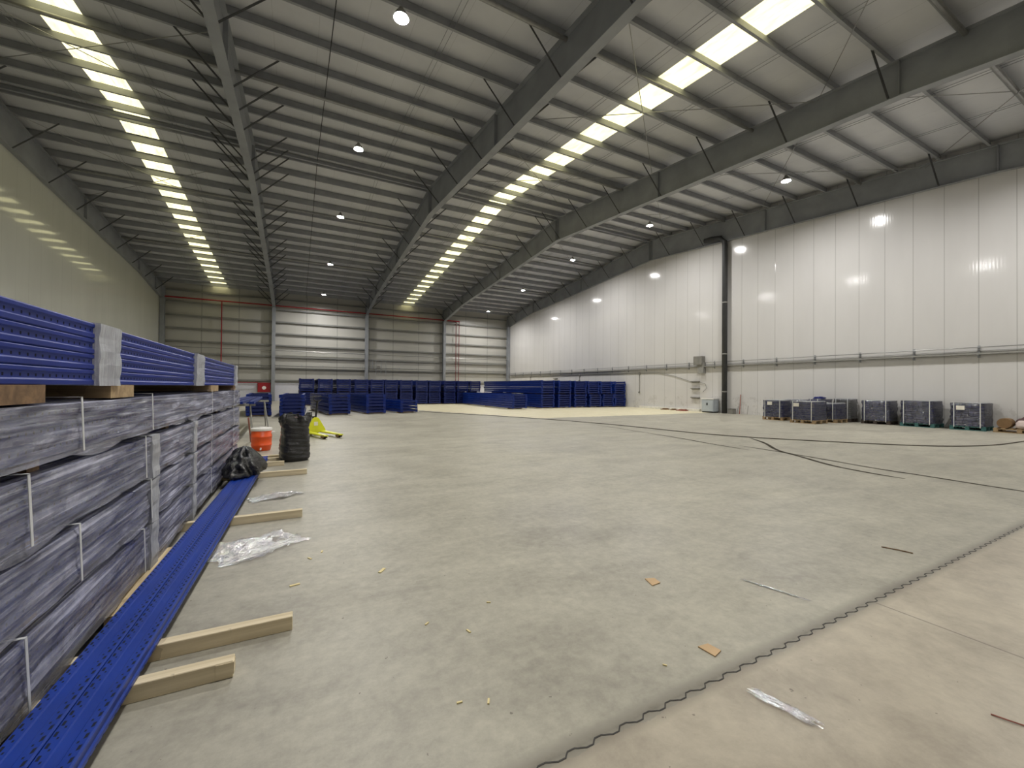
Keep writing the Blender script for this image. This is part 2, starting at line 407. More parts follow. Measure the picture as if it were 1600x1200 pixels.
# ------------------------------------------------------------------ portal frames
side_name = ['along the left wall', 'first in from the left wall', 'in the middle of the hall', 'second in from the right wall', 'along the right wall']
PY = [YR-.35-1.22*k for k in range(17)] , [YR+.35+1.22*k for k in range(17)]
brace_me = {}
for k in range(5):
    x = X0 + k*B
    if k == 0: x = X0 + .03
    if k == 4: x = XR - .03
    t = thing('roof_rafter', ['dark steel rafter following the top of the left wall', 'grey steel roof rafter nearest the left wall, left of the first lamp row', 'deep grey steel roof rafter crossing the top centre of the picture',
        'deep grey steel rafter between the right roof light and right lamp row', 'grey steel rafter following the top of the white right wall'][k], 'rafter', (x, YN, 0), group='sloping roof rafters')
    hw = .125
    bm = bm_new()
    lo = [(y-YN, z) for y, z in RB]; 
    top = [(y-YN, zp(y)) for y in (RB[-1][0], YR, RB[0][0])]
    prism(bm, lo + top, 'x', -.008, .008)
    obj('web', bm, 'steel', t)
    def flange(fn, f, yl):
        bm = bm_new()
        for (a, za), (b, zb_) in zip(yl, yl[1:]):
            prism(bm, [(a, za), (b, zb_), (b, zb_-.022), (a, za-.022)], 'x', -hw, hw)
        obj(fn, bm, 'steel', t)
    flange('bottom_flange', None, lo)
    flange('top_flange', None, [(y, z) for y, z in top[::-1]])
    bm = bm_new()
    me = None
    for y in (1.2, 4.5, 12.2, YR-.08, YR+.08, 27.2, 34.9, 38.5):
        bm = bm_new(); bx(bm, -hw+.01, hw-.01, -.008, .008, zb(y)+.0, zp(y)-.02)
        obj('stiffener', bm, 'steel', t, loc=(0, y-YN, 0))
    for side, ys in enumerate(PY):
        for j, y in enumerate(ys):
            if y < -.5 or y > 40: continue
            if (j % 4 == 2 if k == 1 else j % 2 == (1 if k == 3 else 0)): continue
            d = zp(y)-zb(y)
            for s in (-1, 1):
                if (k == 0 and s < 0) or (k == 4 and s > 0): continue
                bm = bm_new(); w = .026
                a = Vector((s*.1, y-YN, zb(y)+.02)); b = Vector((s*(.12+d*.95), y-YN, zp(y)+.03))
                tube(bm, [a, b], w, 4)
                obj('fly_brace', bm, 'downpipe', t)

# far wall columns
for k in range(5):
    x = X0 + k*B + (0.14 if k == 0 else (-.14 if k == 4 else 0))
    bm = bm_new()
    yb0 = YF-.62
    bx(bm, -.125, .125, yb0, yb0+.02, 0, 7.95); bx(bm, -.125, .125, YF-.22, YF-.2, 0, 8.9); bx(bm, -.006, .006, yb0, YF-.2, 0, 7.95)
    bx(bm, -.17, .17, yb0-.05, YF-.16, 0, .025)
    o = obj('steel_column', bm, 'steel', loc=(x, 0, 0))
    tag(o, 'grey steel I column on the far wall, ' + ['in the left corner', 'beside the red hose cabinet', 'third of five from the left', 'fourth of five from the left', 'in the right corner beside the white wall'][k], 'column', 'far wall columns')

# purlins: each one a Z section the full width of the hall
def zed(bm, depth=.25, w=.065, lip=.018, t=.004, x0=X0-.1, x1=XR+.1, sgn=1):
    s = sgn
    for (a, b, c, d) in ((-t/2, t/2, 0, depth), (min(0, -s*w), max(0, -s*w), 0, t), (min(0, s*w), max(0, s*w), depth-t, depth), (-s*w-t/2, -s*w+t/2, 0, lip)):
        bx(bm, x0, x1, a, b, c, d)
me_p = [None, None]
for s in (0, 1):
    bm = bm_new(); zed(bm, sgn=1 if s == 0 else -1); me_p[s] = mesh('roof_purlin', bm, 'purlin')
for side, ys in enumerate(PY):
    for j, y in enumerate(ys):
        if y < YN or y > YF-.05: continue
        o = inst('roof_purlin', me_p[side], loc=(0, y, zp(y)))
        tag(o, 'galvanised steel purlin across the roof, %s from the ridge on the %s slope' % (ORD[j+1], ['near', 'far'][side]), 'purlin', 'roof purlins')
# round struts tied under some purlins
for nm, y in (('nearest the camera', 3.38), ('second from the camera', 8.27), ('third from the camera', 14.38), ('just beyond the ridge', 24.4), ('farthest of the five', 31.6)):
    bm = bm_new(); tube(bm, [(X0+.15, 0, 0), (XR-.15, 0, 0)], .055, 12)
    tag(obj('strut_tube', bm, 'rod', loc=(0, y, zp(y)-.065)), 'round steel strut tube tucked under a roof purlin, ' + nm, 'strut', 'round roof struts')
# ridge rail below the double purlin
bm = bm_new(); bx(bm, X0+.1, XR-.1, -.05, .05, 0, .1); tag(obj('ridge_beam', bm, 'steel', loc=(0, YR, zp(YR)-.1)), 'dark steel ridge beam between the two highest purlins', 'beam')

# crossed wind braces
def xbrace(k, ya, yb, where):
    xa, xb = X0+k*B+.1, X0+(k+1)*B-.1
    z1, z2 = zp(ya)-.12, zp(yb)-.12
    t = thing('wind_brace', 'thin crossed roof tie rods, ' + where, 'tie rod', ((xa+xb)/2, (ya+yb)/2, (z1+z2)/2), group='crossed roof ties')
    for a, b, dz in (((xa, ya, z1), (xb, yb, z2), 0), ((xb, ya, z1), (xa, yb, z2), .03)):
        bm = bm_new(); o = Vector(t.location)
        tube(bm, [Vector(a)-o+Vector((0,0,dz)), Vector(b)-o+Vector((0,0,dz))], .011, 6); obj('tie_rod', bm, 'rod', t)
for k, w in ((0, 'first bay'), (2, 'third bay'), (3, 'last bay')):
    for ya, yb, n in ((.4, 6.3, 'near the camera'), (6.4, 12.5, 'above the front half of the floor'), (12.6, 18.6, 'just before the ridge'), (20.8, 26.9, 'just past the ridge'), (27, 33, 'on the far slope'), (33.1, 39.4, 'next to the far wall')):
        xbrace(k, ya, yb, w + ', ' + n)

# sag rods at the thirds of every bay
for k in range(4):
    for q in (1, 2):
        if k == 1 and q == 1: continue
        x = X0 + k*B + q*2.5
        t = thing('sag_rod', 'pair of thin purlin tie rods, %s third, %s' % (['', 'left', 'right'][q], ['leftmost bay', 'left lamp bay', 'right roof light bay', 'rightmost bay'][k]), 'rod', (x, YR, zp(YR)), group='purlin tie rods')
        for dx in (-.065, .065):
            bm = bm_new(); tube(bm, [(dx, YN-YR+.1, zp(YN)-zp(YR)+.13), (dx, 0, .13), (dx, YF-YR-.1, zp(YF)-zp(YR)+.13)], .008, 5); obj('rod', bm, 'steel', t)
# lamp feed cable
bm = bm_new(); tube(bm, [(0, YN-YR+.1, zp(YN)-zp(YR)-.02), (0, 0, -.02), (0, YF-YR-.2, zp(YF)-zp(YR)-.02)], .012, 6)
tag(obj('lamp_cable', bm, 'black', loc=(.73, YR, zp(YR))), 'black conduit running under the purlins left of the left lamp row', 'cable')

# ------------------------------------------------------------------ lamps
def lamp_meshes():
    bm = bm_new(); lathe(bm, [(.05, .20), (.06, .13), (.11, .10), (.165, .0), (.172, -.03), (.165, -.03), (.155, 0.0), (.11, .06), (.01, .065)], n=28)
    h = mesh('reflector', bm, 'grey_dark', smooth=False)
    bm = bm_new(); bm.faces.new([bm.verts.new((.125*math.cos(-a*math.pi/6), .125*math.sin(-a*math.pi/6), .004)) for a in range(12)]); d = mesh('lamp_disc', bm, 'lamp')
    return h, d
hm, dm = lamp_meshes()
def lamp(x, y, label, grp):
    z = 10.50 - .095*abs(y-YR)
    t = thing('high_bay_lamp', label, 'lamp', (x, y, z), group=grp)
    inst('reflector', hm, t); inst('lamp_disc', dm, t)
    bm = bm_new(); n = 5; L = zp(y)-z-.18+.03
    for i in range(n): tube(bm, [(0, 0, .18+L*i/n), (.012*(-1)**i, 0, .18+L*(i+.5)/n), (0, 0, .18+L*(i+1)/n)], .006, 5)
    obj('chain', bm, 'steel', t)
rows = ['farthest', 'second from the far wall', 'third from the far wall', 'fourth from the far wall', 'fifth from the far wall', 'nearest, just over the camera']
for i in range(6):
    y = 37.08 - 6.985*i
    lamp(1.98, y, 'round glowing high bay lamp in the left lamp row, ' + rows[i], 'left row of lamps')
    lamp(16.88, y, 'round glowing high bay lamp in the right lamp row, ' + rows[i], 'right row of lamps')

# ------------------------------------------------------------------ far wall: girts, pipes, dado, hose cabinet
GZ = [8.74, 7.86, 6.81, 5.81, 4.80, 3.83, 2.84, 1.80]
bm = bm_new()
for (a, b, c, d) in ((-.2, -.0, .19, .196), (-.2, -.194, .07, .196), (-.2, -.15, .07, .076)):
    bx(bm, X0+.02, XR-.02, a, b, c-.19, d-.19)
gm = mesh('wall_girt', bm, 'girt')
for i, z in enumerate(GZ):
    tag(inst('wall_girt', gm, loc=(0, YF-.002, z+.0)), 'grey horizontal steel rail across the far wall, %s from the top' % ORD[i+1], 'girt', 'far wall rails')
bm = bm_new(); bx(bm, X0, XR, -.03, 0, 0, 1.55); o = struct('baseboard_far', bm, 'dado', loc=(0, YF-.01, 0))
bm = bm_new(); tube(bm, [(X0+.25, 0, 8.1), (15.0, 0, 8.1)], .055, 10); ob = obj('sprinkler_pipe', bm, 'red', loc=(0, YF-.32, 0)); tag(ob, 'red water pipe running level just under the top of the far wall', 'pipe')
bm = bm_new(); tube(bm, [(-5.33, 0, 8.05), (-5.33, 0, 1.1)], .04, 10); tag(obj('riser_pipe', bm, 'red', loc=(0, YF-.32, 0)), 'red vertical pipe dropping down the left bay of the far wall', 'pipe')
for i, x in enumerate((14.62, 14.95)):
    bm = bm_new(); tube(bm, [(x, 0, 8.1), (x, 0, 0.1)], .035, 8)
    tag(obj('drop_pipe', bm, 'red_dull', loc=(0, YF-.32, 0)), 'thin dark red drop pipe in the right bay of the far wall, %s of two' % ['left', 'right'][i], 'pipe', 'drop pipes')
bm = bm_new(); tube(bm, [(X0+.2, 0, 4.29), (XR-.2, 0, 4.29)], .03, 8); tag(obj('conduit_pipe', bm, 'rod', loc=(0, YF-.28, 0)), 'thin shiny conduit running level across the far wall at half height', 'pipe')
bm = bm_new(); tube(bm, [(-5.33, 0, 1.55), (-2.8, 0, 1.55)], .03, 8); tag(obj('hose_feed_pipe', bm, 'red', loc=(0, YF-.3, 0)), 'thin red pipe running level into the red hose cabinet', 'pipe')
t = thing('hose_cabinet', 'red fire hose cabinet with a round pale window on the far wall', 'cabinet', (-2.33, YF-.35, .75))
bm = bm_new(); bx(bm, -.47, .47, -.02, .25, 0, .8); obj('body', bm, 'red', t, bevel=.01)
bm = bm_new(); bx(bm, -.43, .43, -.035, -.021, .04, .76); obj('door', bm, 'red', t)
bm = bm_new()
pr = [(.15*math.cos(a*math.pi/12), .15*math.sin(a*math.pi/12)+.36) for a in range(24)]
prism(bm, pr, 'y', -.045, -.036); obj('round_window', bm, 'white_plastic', t)
# tray with small stand-offs on the rail third from below
t = thing('cable_tray', 'cable tray with small brackets along the far wall', 'cable tray', (X0+.3, YF-.3, 3.02))
bm = bm_new(); bx(bm, 4, 29.3, -.05, .03, -.06, -.03); bx(bm, 4, 29.3, -.05, -.04, -.06, .01); obj('tray', bm, 'tray', t)
bm = bm_new(); bx(bm, -.02, .02, -.055, -.05, -.12, .1); me = mesh('bracket', bm, 'steel')
for i in range(15): inst('bracket', me, t, loc=(4.3+1.68*i, 0, 0))
# small pipe rack near the third column
t = thing('pipe_rack', 'small rack of thin grey pipes right of the middle far column', 'pipe rack', (6.7, YF-.35, 2.9))
for dx in (-.55, -.3, 0, .45, .9):
    bm = bm_new(); tube(bm, [(dx, 0, -.45 if dx > -.3 else 0), (dx, 0, .85)], .022, 6); obj('riser', bm, 'steel', t)
for z in (.25, .5):
    bm = bm_new(); tube(bm, [(-.75, 0, z), (.35, 0, z)], .02, 6); obj('rung', bm, 'steel', t)
bm = bm_new(); bx(bm, .1, .35, -.08, .08, .1, .35); obj('valve_box', bm, 'grey_dark', t)

# ------------------------------------------------------------------ right wall fittings
XW = XR-.006
t = thing('cable_tray', 'long cable tray on stand-offs running level along the white right wall', 'cable tray', (XW, YN, 2.6))
L = YF-YN-.7
bm = bm_new(); bx(bm, -.16, -.03, .2, L, -.035, -.028); bx(bm, -.16, -.153, .2, L, -.035, .03); bx(bm, -.037, -.03, .2, L, -.035, .03); obj('tray', bm, 'tray', t)
bm = bm_new(); tube(bm, [(-.1, .2, .22), (-.1, L, .22)], .017, 8); obj('conduit', bm, 'rod', t)
bm = bm_new(); tube(bm, [(-.07, .2, .1), (-.07, L, .1)], .01, 6); obj('thin_cable', bm, 'grey_dark', t)
bm = bm_new(); bx(bm, -.03, -.0, -.03, .03, -.14, .28); bx(bm, -.17, -.03, -.02, .02, -.06, -.035); bx(bm, -.13, -.0, -.015, .015, .195, .205); me = mesh('bracket', bm, 'steel')
for i in range(24):
    y = 1.6+1.68*i
    if y-YN < L: inst('bracket', me, t, loc=(0, y-YN, 0))
bm = bm_new()
pts = [(XW-.03, 39.5, 2.35), (XW-.03, 30, 2.38), (XW-.03, 22, 2.36), (XW-.03, 19, 2.32), (XW-.03, 17.8, 2.1), (XW-.03, 16.6, 1.75), (XW-.04, 16, 1.72), (XW-.04, 15.6, 1.6), (XW-.04, 15.5, 1.35), (XW-.04, 15.75, 1.15)]
tube(bm, pts, .015, 6); tag(obj('wall_cable', bm, 'grey_dark'), 'thin grey cable drooping along the right wall below the tray', 'cable')
for i, y in enumerate((35.4, 27.4, 20.7)):
    t = thing('drop_conduit', 'short grey vertical drop conduit on the right wall, ' + ['farthest of three', 'middle of three', 'nearest of three'][i], 'conduit', (XW-.03, y, 1.03 if i == 2 else 1.9), group='drop conduits')
    h = 2.36-t.location.z
    bm = bm_new(); tube(bm, [(0, 0, 0), (0, 0, h)], .02, 6); obj('pipe', bm, 'grey_dark', t)
    bm = bm_new(); bx(bm, -.05, .02, -.06, .06, h-.1, h+.04); obj('junction_box', bm, 'grey_dark', t)
    bm = bm_new(); bx(bm, -.05, .02, -.06, .06, -.04, .06); obj('socket', bm, 'grey_dark', t)
for i, (y, z) in enumerate(((16.25, 1.72), (16.25, 1.32), (16.25, .78), (30.9, 2.12))):
    bm = bm_new(); bx(bm, -.14, 0, -.28, .28, 0, .05)
    bx(bm, -.03, 0, -.28, .28, -.04, 0)
    tag(obj('wall_bracket', bm, 'grey_dark', loc=(XW, y, z)), 'short dark horizontal bracket on the right wall, ' + ['highest of three below the metal box', 'middle of three below the metal box', 'lowest of three, just above the pale cabinet', 'alone above the far blue stacks'][i], 'bracket', 'short wall brackets')
t = thing('junction_box', 'grey metal junction box on the right wall left of the downpipe', 'electrical box', (XW, 15.75, 2.2))
bm = bm_new(); bx(bm, -.3, 0, -.1, .45, .5, 1.0); obj('upper_box', bm, 'grey_dark', t, bevel=.008)
bm = bm_new(); bx(bm, -.22, 0, -.15, .2, 0, .62); obj('lower_box', bm, 'tray', t, bevel=.008)
# downpipe
t = thing('downpipe', 'dark round rainwater downpipe standing against the right wall', 'pipe', (XW-.2, 14.3, 0))
bm = bm_new(); tube(bm, [(0, 0, 0), (0, 0, 9.1), (-.0, .03, 9.35), (-.03, .25, 9.62), (-.05, .8, 9.72), (-.05, 1.2, 9.75)], .135, 18); obj('pipe', bm, 'downpipe', t, smooth=True)
for z in (1.15, 3.2, 6.0):
    bm = bm_new(); lathe(bm, [(.137, z), (.147, z), (.147, z+.05), (.137, z+.05)], n=20); obj('pipe_clamp', bm, 'tray', t)
# cabinet
t = thing('metal_cabinet', 'low pale grey metal cabinet at the foot of the dark downpipe', 'cabinet', (20.3, 14.75, 0))
bm = bm_new(); bx(bm, 0, .46, 0, .72, .06, .74); obj('body', bm, 'grey_box', t, bevel=.012)
bm = bm_new(); bx(bm, -.02, .48, -.02, .74, .74, .79); obj('lid', bm, 'white_plastic', t)
bm = bm_new(); bx(bm, -.012, 0, .04, .68, .09, .62); obj('door', bm, 'grey_box', t)
bm = bm_new(); bx(bm, -.03, -.012, .33, .4, .42, .54); obj('handle', bm, 'black', t)
bm = bm_new(); bx(bm, .02, .44, .02, .7, 0, .06); obj('plinth', bm, 'black', t)
bm = bm_new(); bx(bm, -.22, .2, -.28, .28, 0, .5); bx(bm, -.24, .22, -.3, .3, .47, .5); tag(obj('grey_crate', bm, 'grey_dark', loc=(20.55, 14.4-.0, 0)), 'low grey crate squeezed between the pale cabinet and the downpipe', 'crate')
sc.objects['grey_crate'].location = (20.56, 13.82, 0)
sc.objects['grey_crate'].scale = (.7, .45, .55)
for i, (y, h, x) in enumerate(((13.45, 1.02, 20.76), (13.05, .45, 20.77), (13.6, .4, 20.78))):
    bm = bm_new(); tube(bm, [(-.1, 0, 0), (0, 0, h)], .022 if i == 0 else .012, 6)
    tag(obj('wall_stick', bm, 'brownstick' if i == 0 else 'grey_dark', loc=(x-.03, y, .01)), ['reddish batten leaning on the right wall beside the downpipe', 'short thin stick leaning on the right wall right of the batten', 'short thin rod between batten and downpipe'][i], 'stick')
# kerb
bm = bm_new(); bx(bm, -.14, 0, 15.9, 20.6, 0, .14); struct('baseboard_right', bm, 'kerb', loc=(XW, 0, 0), bevel=.01)
for i, (y, x, s) in enumerate(((18.2, 20.45, .22), (17.6, 20.5, .12), (16.9, 20.42, .3))):
    bm = bm_new(); bx(bm, -.16, .16, -s, s, 0, .05); bx(bm, -.1, .12, -s*.8, s*.5, .05, .09)
    tag(obj('wood_offcut', bm, 'wood_dark' if i < 2 else 'brownstick', loc=(x, y, 0), rot=(0,0,.1*i)), ['dark timber offcut lying by the white kerb, left of three', 'small timber offcut by the white kerb, middle of three', 'reddish timber offcut by the white kerb, nearest the cabinet'][i], 'offcut', 'timber offcuts')

# ------------------------------------------------------------------ blue upright frames in stacks
def frame_meshes(Lf, Wf, H=.118, uw=.1):
    prof = [(-uw/2, 0), (uw/2, 0), (uw/2, H), (uw*.28, H), (uw*.2, H-.012), (-uw*.2, H-.012), (-uw*.28, H), (-uw/2, H)]
    bm = bm_new(); prism(bm, prof, 'y', 0, Lf); up = mesh('upright', bm, 'blue')
    bm = bm_new(); bx(bm, -uw*.62, uw*.62, -.012, .0, -.006, H+.008); bx(bm, -uw*.62, uw*.62, -.05, 0, -.012, -.004); fp = mesh('foot_plate', bm, 'blue')
    bm = bm_new(); x = Wf/2-uw/2
    bx(bm, -x, x, .02, .07, .012, .1); bx(bm, -x, x, Lf-.1, Lf-.05, .012, .1)
    for q in range(1, 6): bx(bm, -x, x, Lf*q/6, Lf*q/6+.05, .02, .09)
    n = max(4, int(Lf/1.1)); st = (Lf-.4)/n; s = 1
    for i in range(n):
        tube(bm, [(-x*s, .2+i*st, .05), (x*s, .2+(i+1)*st, .05)], .016, 4); s = -s
    br = mesh('lattice_bracing', bm, 'blue_far')
    return up, fp, br
def one_frame(Lf, Wf, H=.12, uw=.1, mat='blue_far'):
    bm = bm_new()
    prof = [(-uw/2, 0), (uw/2, 0), (uw/2, H), (-uw/2, H)]
    for s in (-1, 1):
        prism(bm, [(p[0]+s*(Wf/2-uw/2), p[1]) for p in prof], 'y', 0, Lf)
        cx = s*(Wf/2-uw/2); bx(bm, cx-uw*.6, cx+uw*.6, -.012, 0, -.01, H+.008)
    x = Wf/2-uw/2
    bx(bm, -x, x, .02, .07, .012, .108); bx(bm, -x, x, Lf-.1, Lf-.05, .03, .1)
    for q in range(1, 6): bx(bm, -x, x, Lf*q/6, Lf*q/6+.05, .02, .1)
    n = 7; st = (Lf-.4)/n; s = 1
    for i in range(n):
        tube(bm, [(-x*s, .2+i*st, .05), (x*s, .2+(i+1)*st, .05)], .016, 4); s = -s
    return mesh('storage_upright', bm, mat)
def dunnage(x, y, W_, Lf, z, rot=0, wher=''):
    dm_ = 'dark_pallet' if z > .1 else 'wood_pallet'
    for q, f in enumerate((.08, .5, .92)):
        bm = bm_new(); bx(bm, -W_/2, W_/2, -.045, .045, 0, .06)
        c, s = math.cos(rot), math.sin(rot); dy = Lf*f
        tag(obj('timber_bearer', bm, dm_, loc=(x - s*dy, y + c*dy, z), rot=(0,0,rot)), 'bearer %s %s' % (['near end', 'middle', 'far end'][q], wher), 'timber', 'bearers under the blue stacks')
def stack(x, y, rot, Lf, Wf, z, n, pitch, desc, grp, meshes=None, single=None):
    """x,y = centre of the near end"""
    for i in range(n):
        lab = 'blue frame, %s up %s' % (ORD[i+1], desc)
        dx = random.uniform(-.02, .02); dr = random.uniform(-.002, .002); dyy = random.uniform(-.05, .03)
        if single is not None:
            o = inst('storage_upright', single, loc=(x+dx, y+dyy, z+i*pitch), rot=(0,0,rot+dr)); tag(o, lab, 'rack frame', grp)
        else:
            t = thing('storage_upright', lab, 'rack frame', (x+dx, y+dyy, z+i*pitch), rot+dr, grp)
            up, fp, br = meshes
            for s in (-1, 1):
                u = inst('side_post', up, t, loc=(s*(Wf/2-.05), 0, 0)); inst('foot_plate', fp, t, loc=(s*(Wf/2-.05), 0, 0))
            inst('lattice_bracing', br, t)
single9 = one_frame(8.8, .88)
back_x = [.66, 1.76, 2.92, 4.06, 5.12, 6.08, 7.16, 8.31, 9.32, 10.5, 11.55, 12.6]
for i, x in enumerate(back_x):
    nm = 'in %s back row stack from the red cabinet' % ORD[i+1]
    dunnage(x, 30.1, .88, 8.8, 0, 0, 'under %s back row stack from the red cabinet' % ORD[i+1])
    stack(x, 30.1, 0, 8.8, .88, .06, 6, .142, nm + ', lower tier', 'frames stacked in the back row', single=single9)
    dunnage(x, 30.1, .88, 8.8, .06+6*.142-.02, 0, 'between tiers of %s back row stack from the red cabinet' % ORD[i+1])
    stack(x, 30.1, 0, 8.8, .88, .06+6*.142+.04, 6, .142, nm + ', upper tier', 'frames stacked in the back row', single=single9)
M8 = frame_meshes(8.9, .98); M8b = frame_meshes(8.25, .98)
low = [(12.0, 21.7, 'of the free stack in front of the right group')] + [(x, 22.0, '') for x in (14.2, 15.5, 16.78, 18.03, 19.17, 20.24)]
for i, (x, y, d) in enumerate(low):
    w = 'in %s stack counted towards the white wall' % ORD[i+1]
    dunnage(x, y, .98, 8.0, 0, 0, 'under %s stack counted towards the white wall' % ORD[i+1])
    stack(x, y, 0, 8.9, .98, .06, 6, .142, w + ', lower tier', 'frames stacked by the right wall', meshes=M8b if i == 0 else M8)
for i, x in enumerate((14.2, 15.5, 16.76, 17.88, 18.97, 20.24)):
    w = 'in %s stack counted towards the white wall' % ORD[i+2]
    dunnage(x, 22, .98, 8.0, .06+6*.142-.02, 0, 'between tiers of %s stack counted towards the white wall' % ORD[i+2])
    stack(x, 22.0, 0, 8.9, .98, .06+6*.142+.04, 6, .142, w + ', upper tier', 'frames stacked by the right wall', meshes=M8)
M5 = frame_meshes(5.0, .9)
fr = [(-1.35, 20.2, R(3), 6, .9, 5.0, 'the front stack beside the trestle'), (-.12, 19.45, R(-2), 6, .9, 5, 'the front stack behind the standing black bag'),
      (1.78, 20.1, R(7), 6, .9, 5, 'the front stack behind the pallet jack'), (3.4, 20.25, R(9), 6, .9, 5, 'the front stack right of the pallet jack'), (5.0, 20.4, R(14), 4, .9, 5, 'the lowest front stack, four frames high')]
for (x, y, r, n, Wf, Lf, d) in fr:
    dunnage(x, y, Wf, Lf, 0, r, 'under ' + d)
    stack(x, y, r, Lf, Wf, .06, n, .15, 'of ' + d, 'frames stacked in the front row', meshes=M5)
bm = bm_new()
for i in range(7):
    a = random.uniform(-.45, .35); tube(bm, [(a, random.uniform(0, .3), .01), (a+random.uniform(-.1, .2), random.uniform(.3, .9), .03)], .012, 5)
tag(obj('loose_fittings', bm, 'rod', loc=(12.1, 22.0, .06+6*.142+.0)), 'loose steel fittings lying on top of the single tier blue stack', 'fittings')

# ------------------------------------------------------------------ pile of beam bundles at the left
PILE_ROT = R(-.6)
def beam_profile(w=.115, h=.075):
    return [(-w/2, .004), (-w/2+.004, 0), (w/2-.004, 0), (w/2, .004), (w/2, .02), (w/2-.007, .026), (w/2-.007, .048), (w/2, .054), (w/2, h-.006), (w/2-.006, h), (.022, h), (.018, h-.005), (-.018, h-.005), (-.022, h), (-w/2+.006, h), (-w/2, h-.006), (-w/2, .054), (-w/2+.007, .048), (-w/2+.007, .026), (-w/2, .02)]
bm = bm_new(); prism(bm, [(x, z-.037) for x, z in beam_profile(.115, .072)], 'y', 0, 1); bm.free()
BEAMS = {}
def beam_mesh(L_):
    if L_ not in BEAMS:
        bm = bm_new(); prism(bm, [(x, z-.037) for x, z in beam_profile(.115, .072)], 'y', 0, L_); BEAMS[L_] = mesh('beam', bm, 'blue_bundle')
    return BEAMS[L_]
def wavy_shell(bm, x0, x1, y0, y1, z0, z1, ny, amp, seed, ragged=.03, open_bottom=True):
    """loose plastic sheet over the front, top and ends of a bundle"""
    rnd = random.Random(seed)
    prof = []
    nz, nx = 9, 6
    for i in range(nz+1): prof.append((x1, z0+(z1-z0)*i/nz, 'f'))
    for i in range(1, nx+1): prof.append((x1+(x0-x1)*i/nx, z1, 't'))
    for i in range(1, 4): prof.append((x0, z1+(z0-z1)*i/3, 'b'))
    ph = [rnd.uniform(0, 6) for _ in range(8)]
    def d(y, q): return amp*(math.sin(y*5.1+q*1.3+ph[0])*.5+math.sin(y*11.7-q*2.1+ph[1])*.3+math.sin(y*23+q*3.7+ph[2])*.2)
    grid = []
    for j in range(ny+1):
        y = y0+(y1-y0)*j/ny; row = []
        for q, (x, z, w) in enumerate(prof):
            e = d(y, q*.9)
            xx, zz = x, z
            if w == 'f': xx += .012+e
            elif w == 't': zz += .012+e*.6
            else: xx -= .012+e
            if q == 0: zz -= .008+ragged*max(0, math.sin(y*3.3+ph[3])*.6+math.sin(y*8.7+ph[4])*.5)
            row.append(bm.verts.new((xx, y+e*.5, zz)))
        grid.append(row)
    for a, b in zip(grid, grid[1:]):
        for q in range(len(prof)-1): bm.faces.new((a[q], a[q+1], b[q+1], b[q]))
    bm.faces.new([v for v in grid[-1]]); bm.faces.new([v for v in grid[0][::-1]])
def bundle(name, label, z0, z1, y0, y1, rows, wrap, seed, xf=0.0, ncol=8):
    """front face at local x=0, body towards -x"""
    t = thing(name, label, 'beam bundle', (-.885, 2.0, z0), PILE_ROT, 'bundles in the left pile')
    H = z1-z0; ph = H/rows; Wd = ncol*.118
    for r in range(rows):
        for c in range(ncol):
            if wrap and not (c == 0 or r == rows-1 or c == ncol-1): continue
            o = inst('beam', beam_mesh(round(y1-y0, 2)), t, loc=(xf-.0575-c*.118, y0-2+random.uniform(0, .012), ph*(r+.5)))
            o.scale = (1, 1, ph*.985/.072)
    return t, Wd
def pile_timber(y, z, h, lab, x0=-1.83, x1=-.93, mat='wood_dark', w=.09):
    bm = bm_new(); bx(bm, x0, x1, -w/2, w/2, 0, h)
    o = obj('timber_bearer', bm, mat, loc=(0 + (y-2)*.0105, y, z)); tag(o, lab, 'timber', 'timbers in the left pile'); return o
LEV = [(.115, .37), (.43, .665), (.725, .965), (1.025, 1.235)]
names4 = ['bottom', 'second from the floor', 'third from the floor', 'topmost film covered']
for i, (a, b) in enumerate(LEV):
    t, Wd = bundle('wrapped_beam_bundle', 'long film wrapped bundle of blue beams in the pile, ' + names4[i], a, b, .35, 8.05-(0 if i != 0 else .15), 4 if i in (0, 2) else 3, True, i)
    bm = bm_new(); wavy_shell(bm, -Wd-.01, .0, -1.67, 6.08 if i else 5.9, -.012, b-a, 200, .009, 10+i); obj('film_wrap', bm, 'film', t)
    for q, y in enumerate([.15+.4*(i % 2), 1.42+.12*(i % 2), 3.62, 5.3]):
        bm = bm_new(); h = b-a; w = .008
        for (p, r_) in (((.026, -.01), (.026, h+.02)), ((.026, h+.024), (-Wd-.03, h+.024))):
            bx(bm, min(p[0], r_[0])-.001, max(p[0], r_[0])+.001, y-w, y+w, min(p[1], r_[1]), max(p[1], r_[1])+.002)
        for v in bm.verts: v.co.y += (h-v.co.z)*.12*(1 if v.co.x > -.1 else 0)
        obj('strap', bm, 'strap', t)
    if i in (0, 1, 2):
        for q, (y, w) in enumerate(((1.55, .16), (2.75, .12))):
            bm = bm_new(); wavy_shell(bm, -Wd-.015, .012, y-w/2+.1, y+w/2+.1, -.03, (b-a)+.008, 8, .006, 40+i*3+q); obj('film_band', bm, 'film_thick', t)
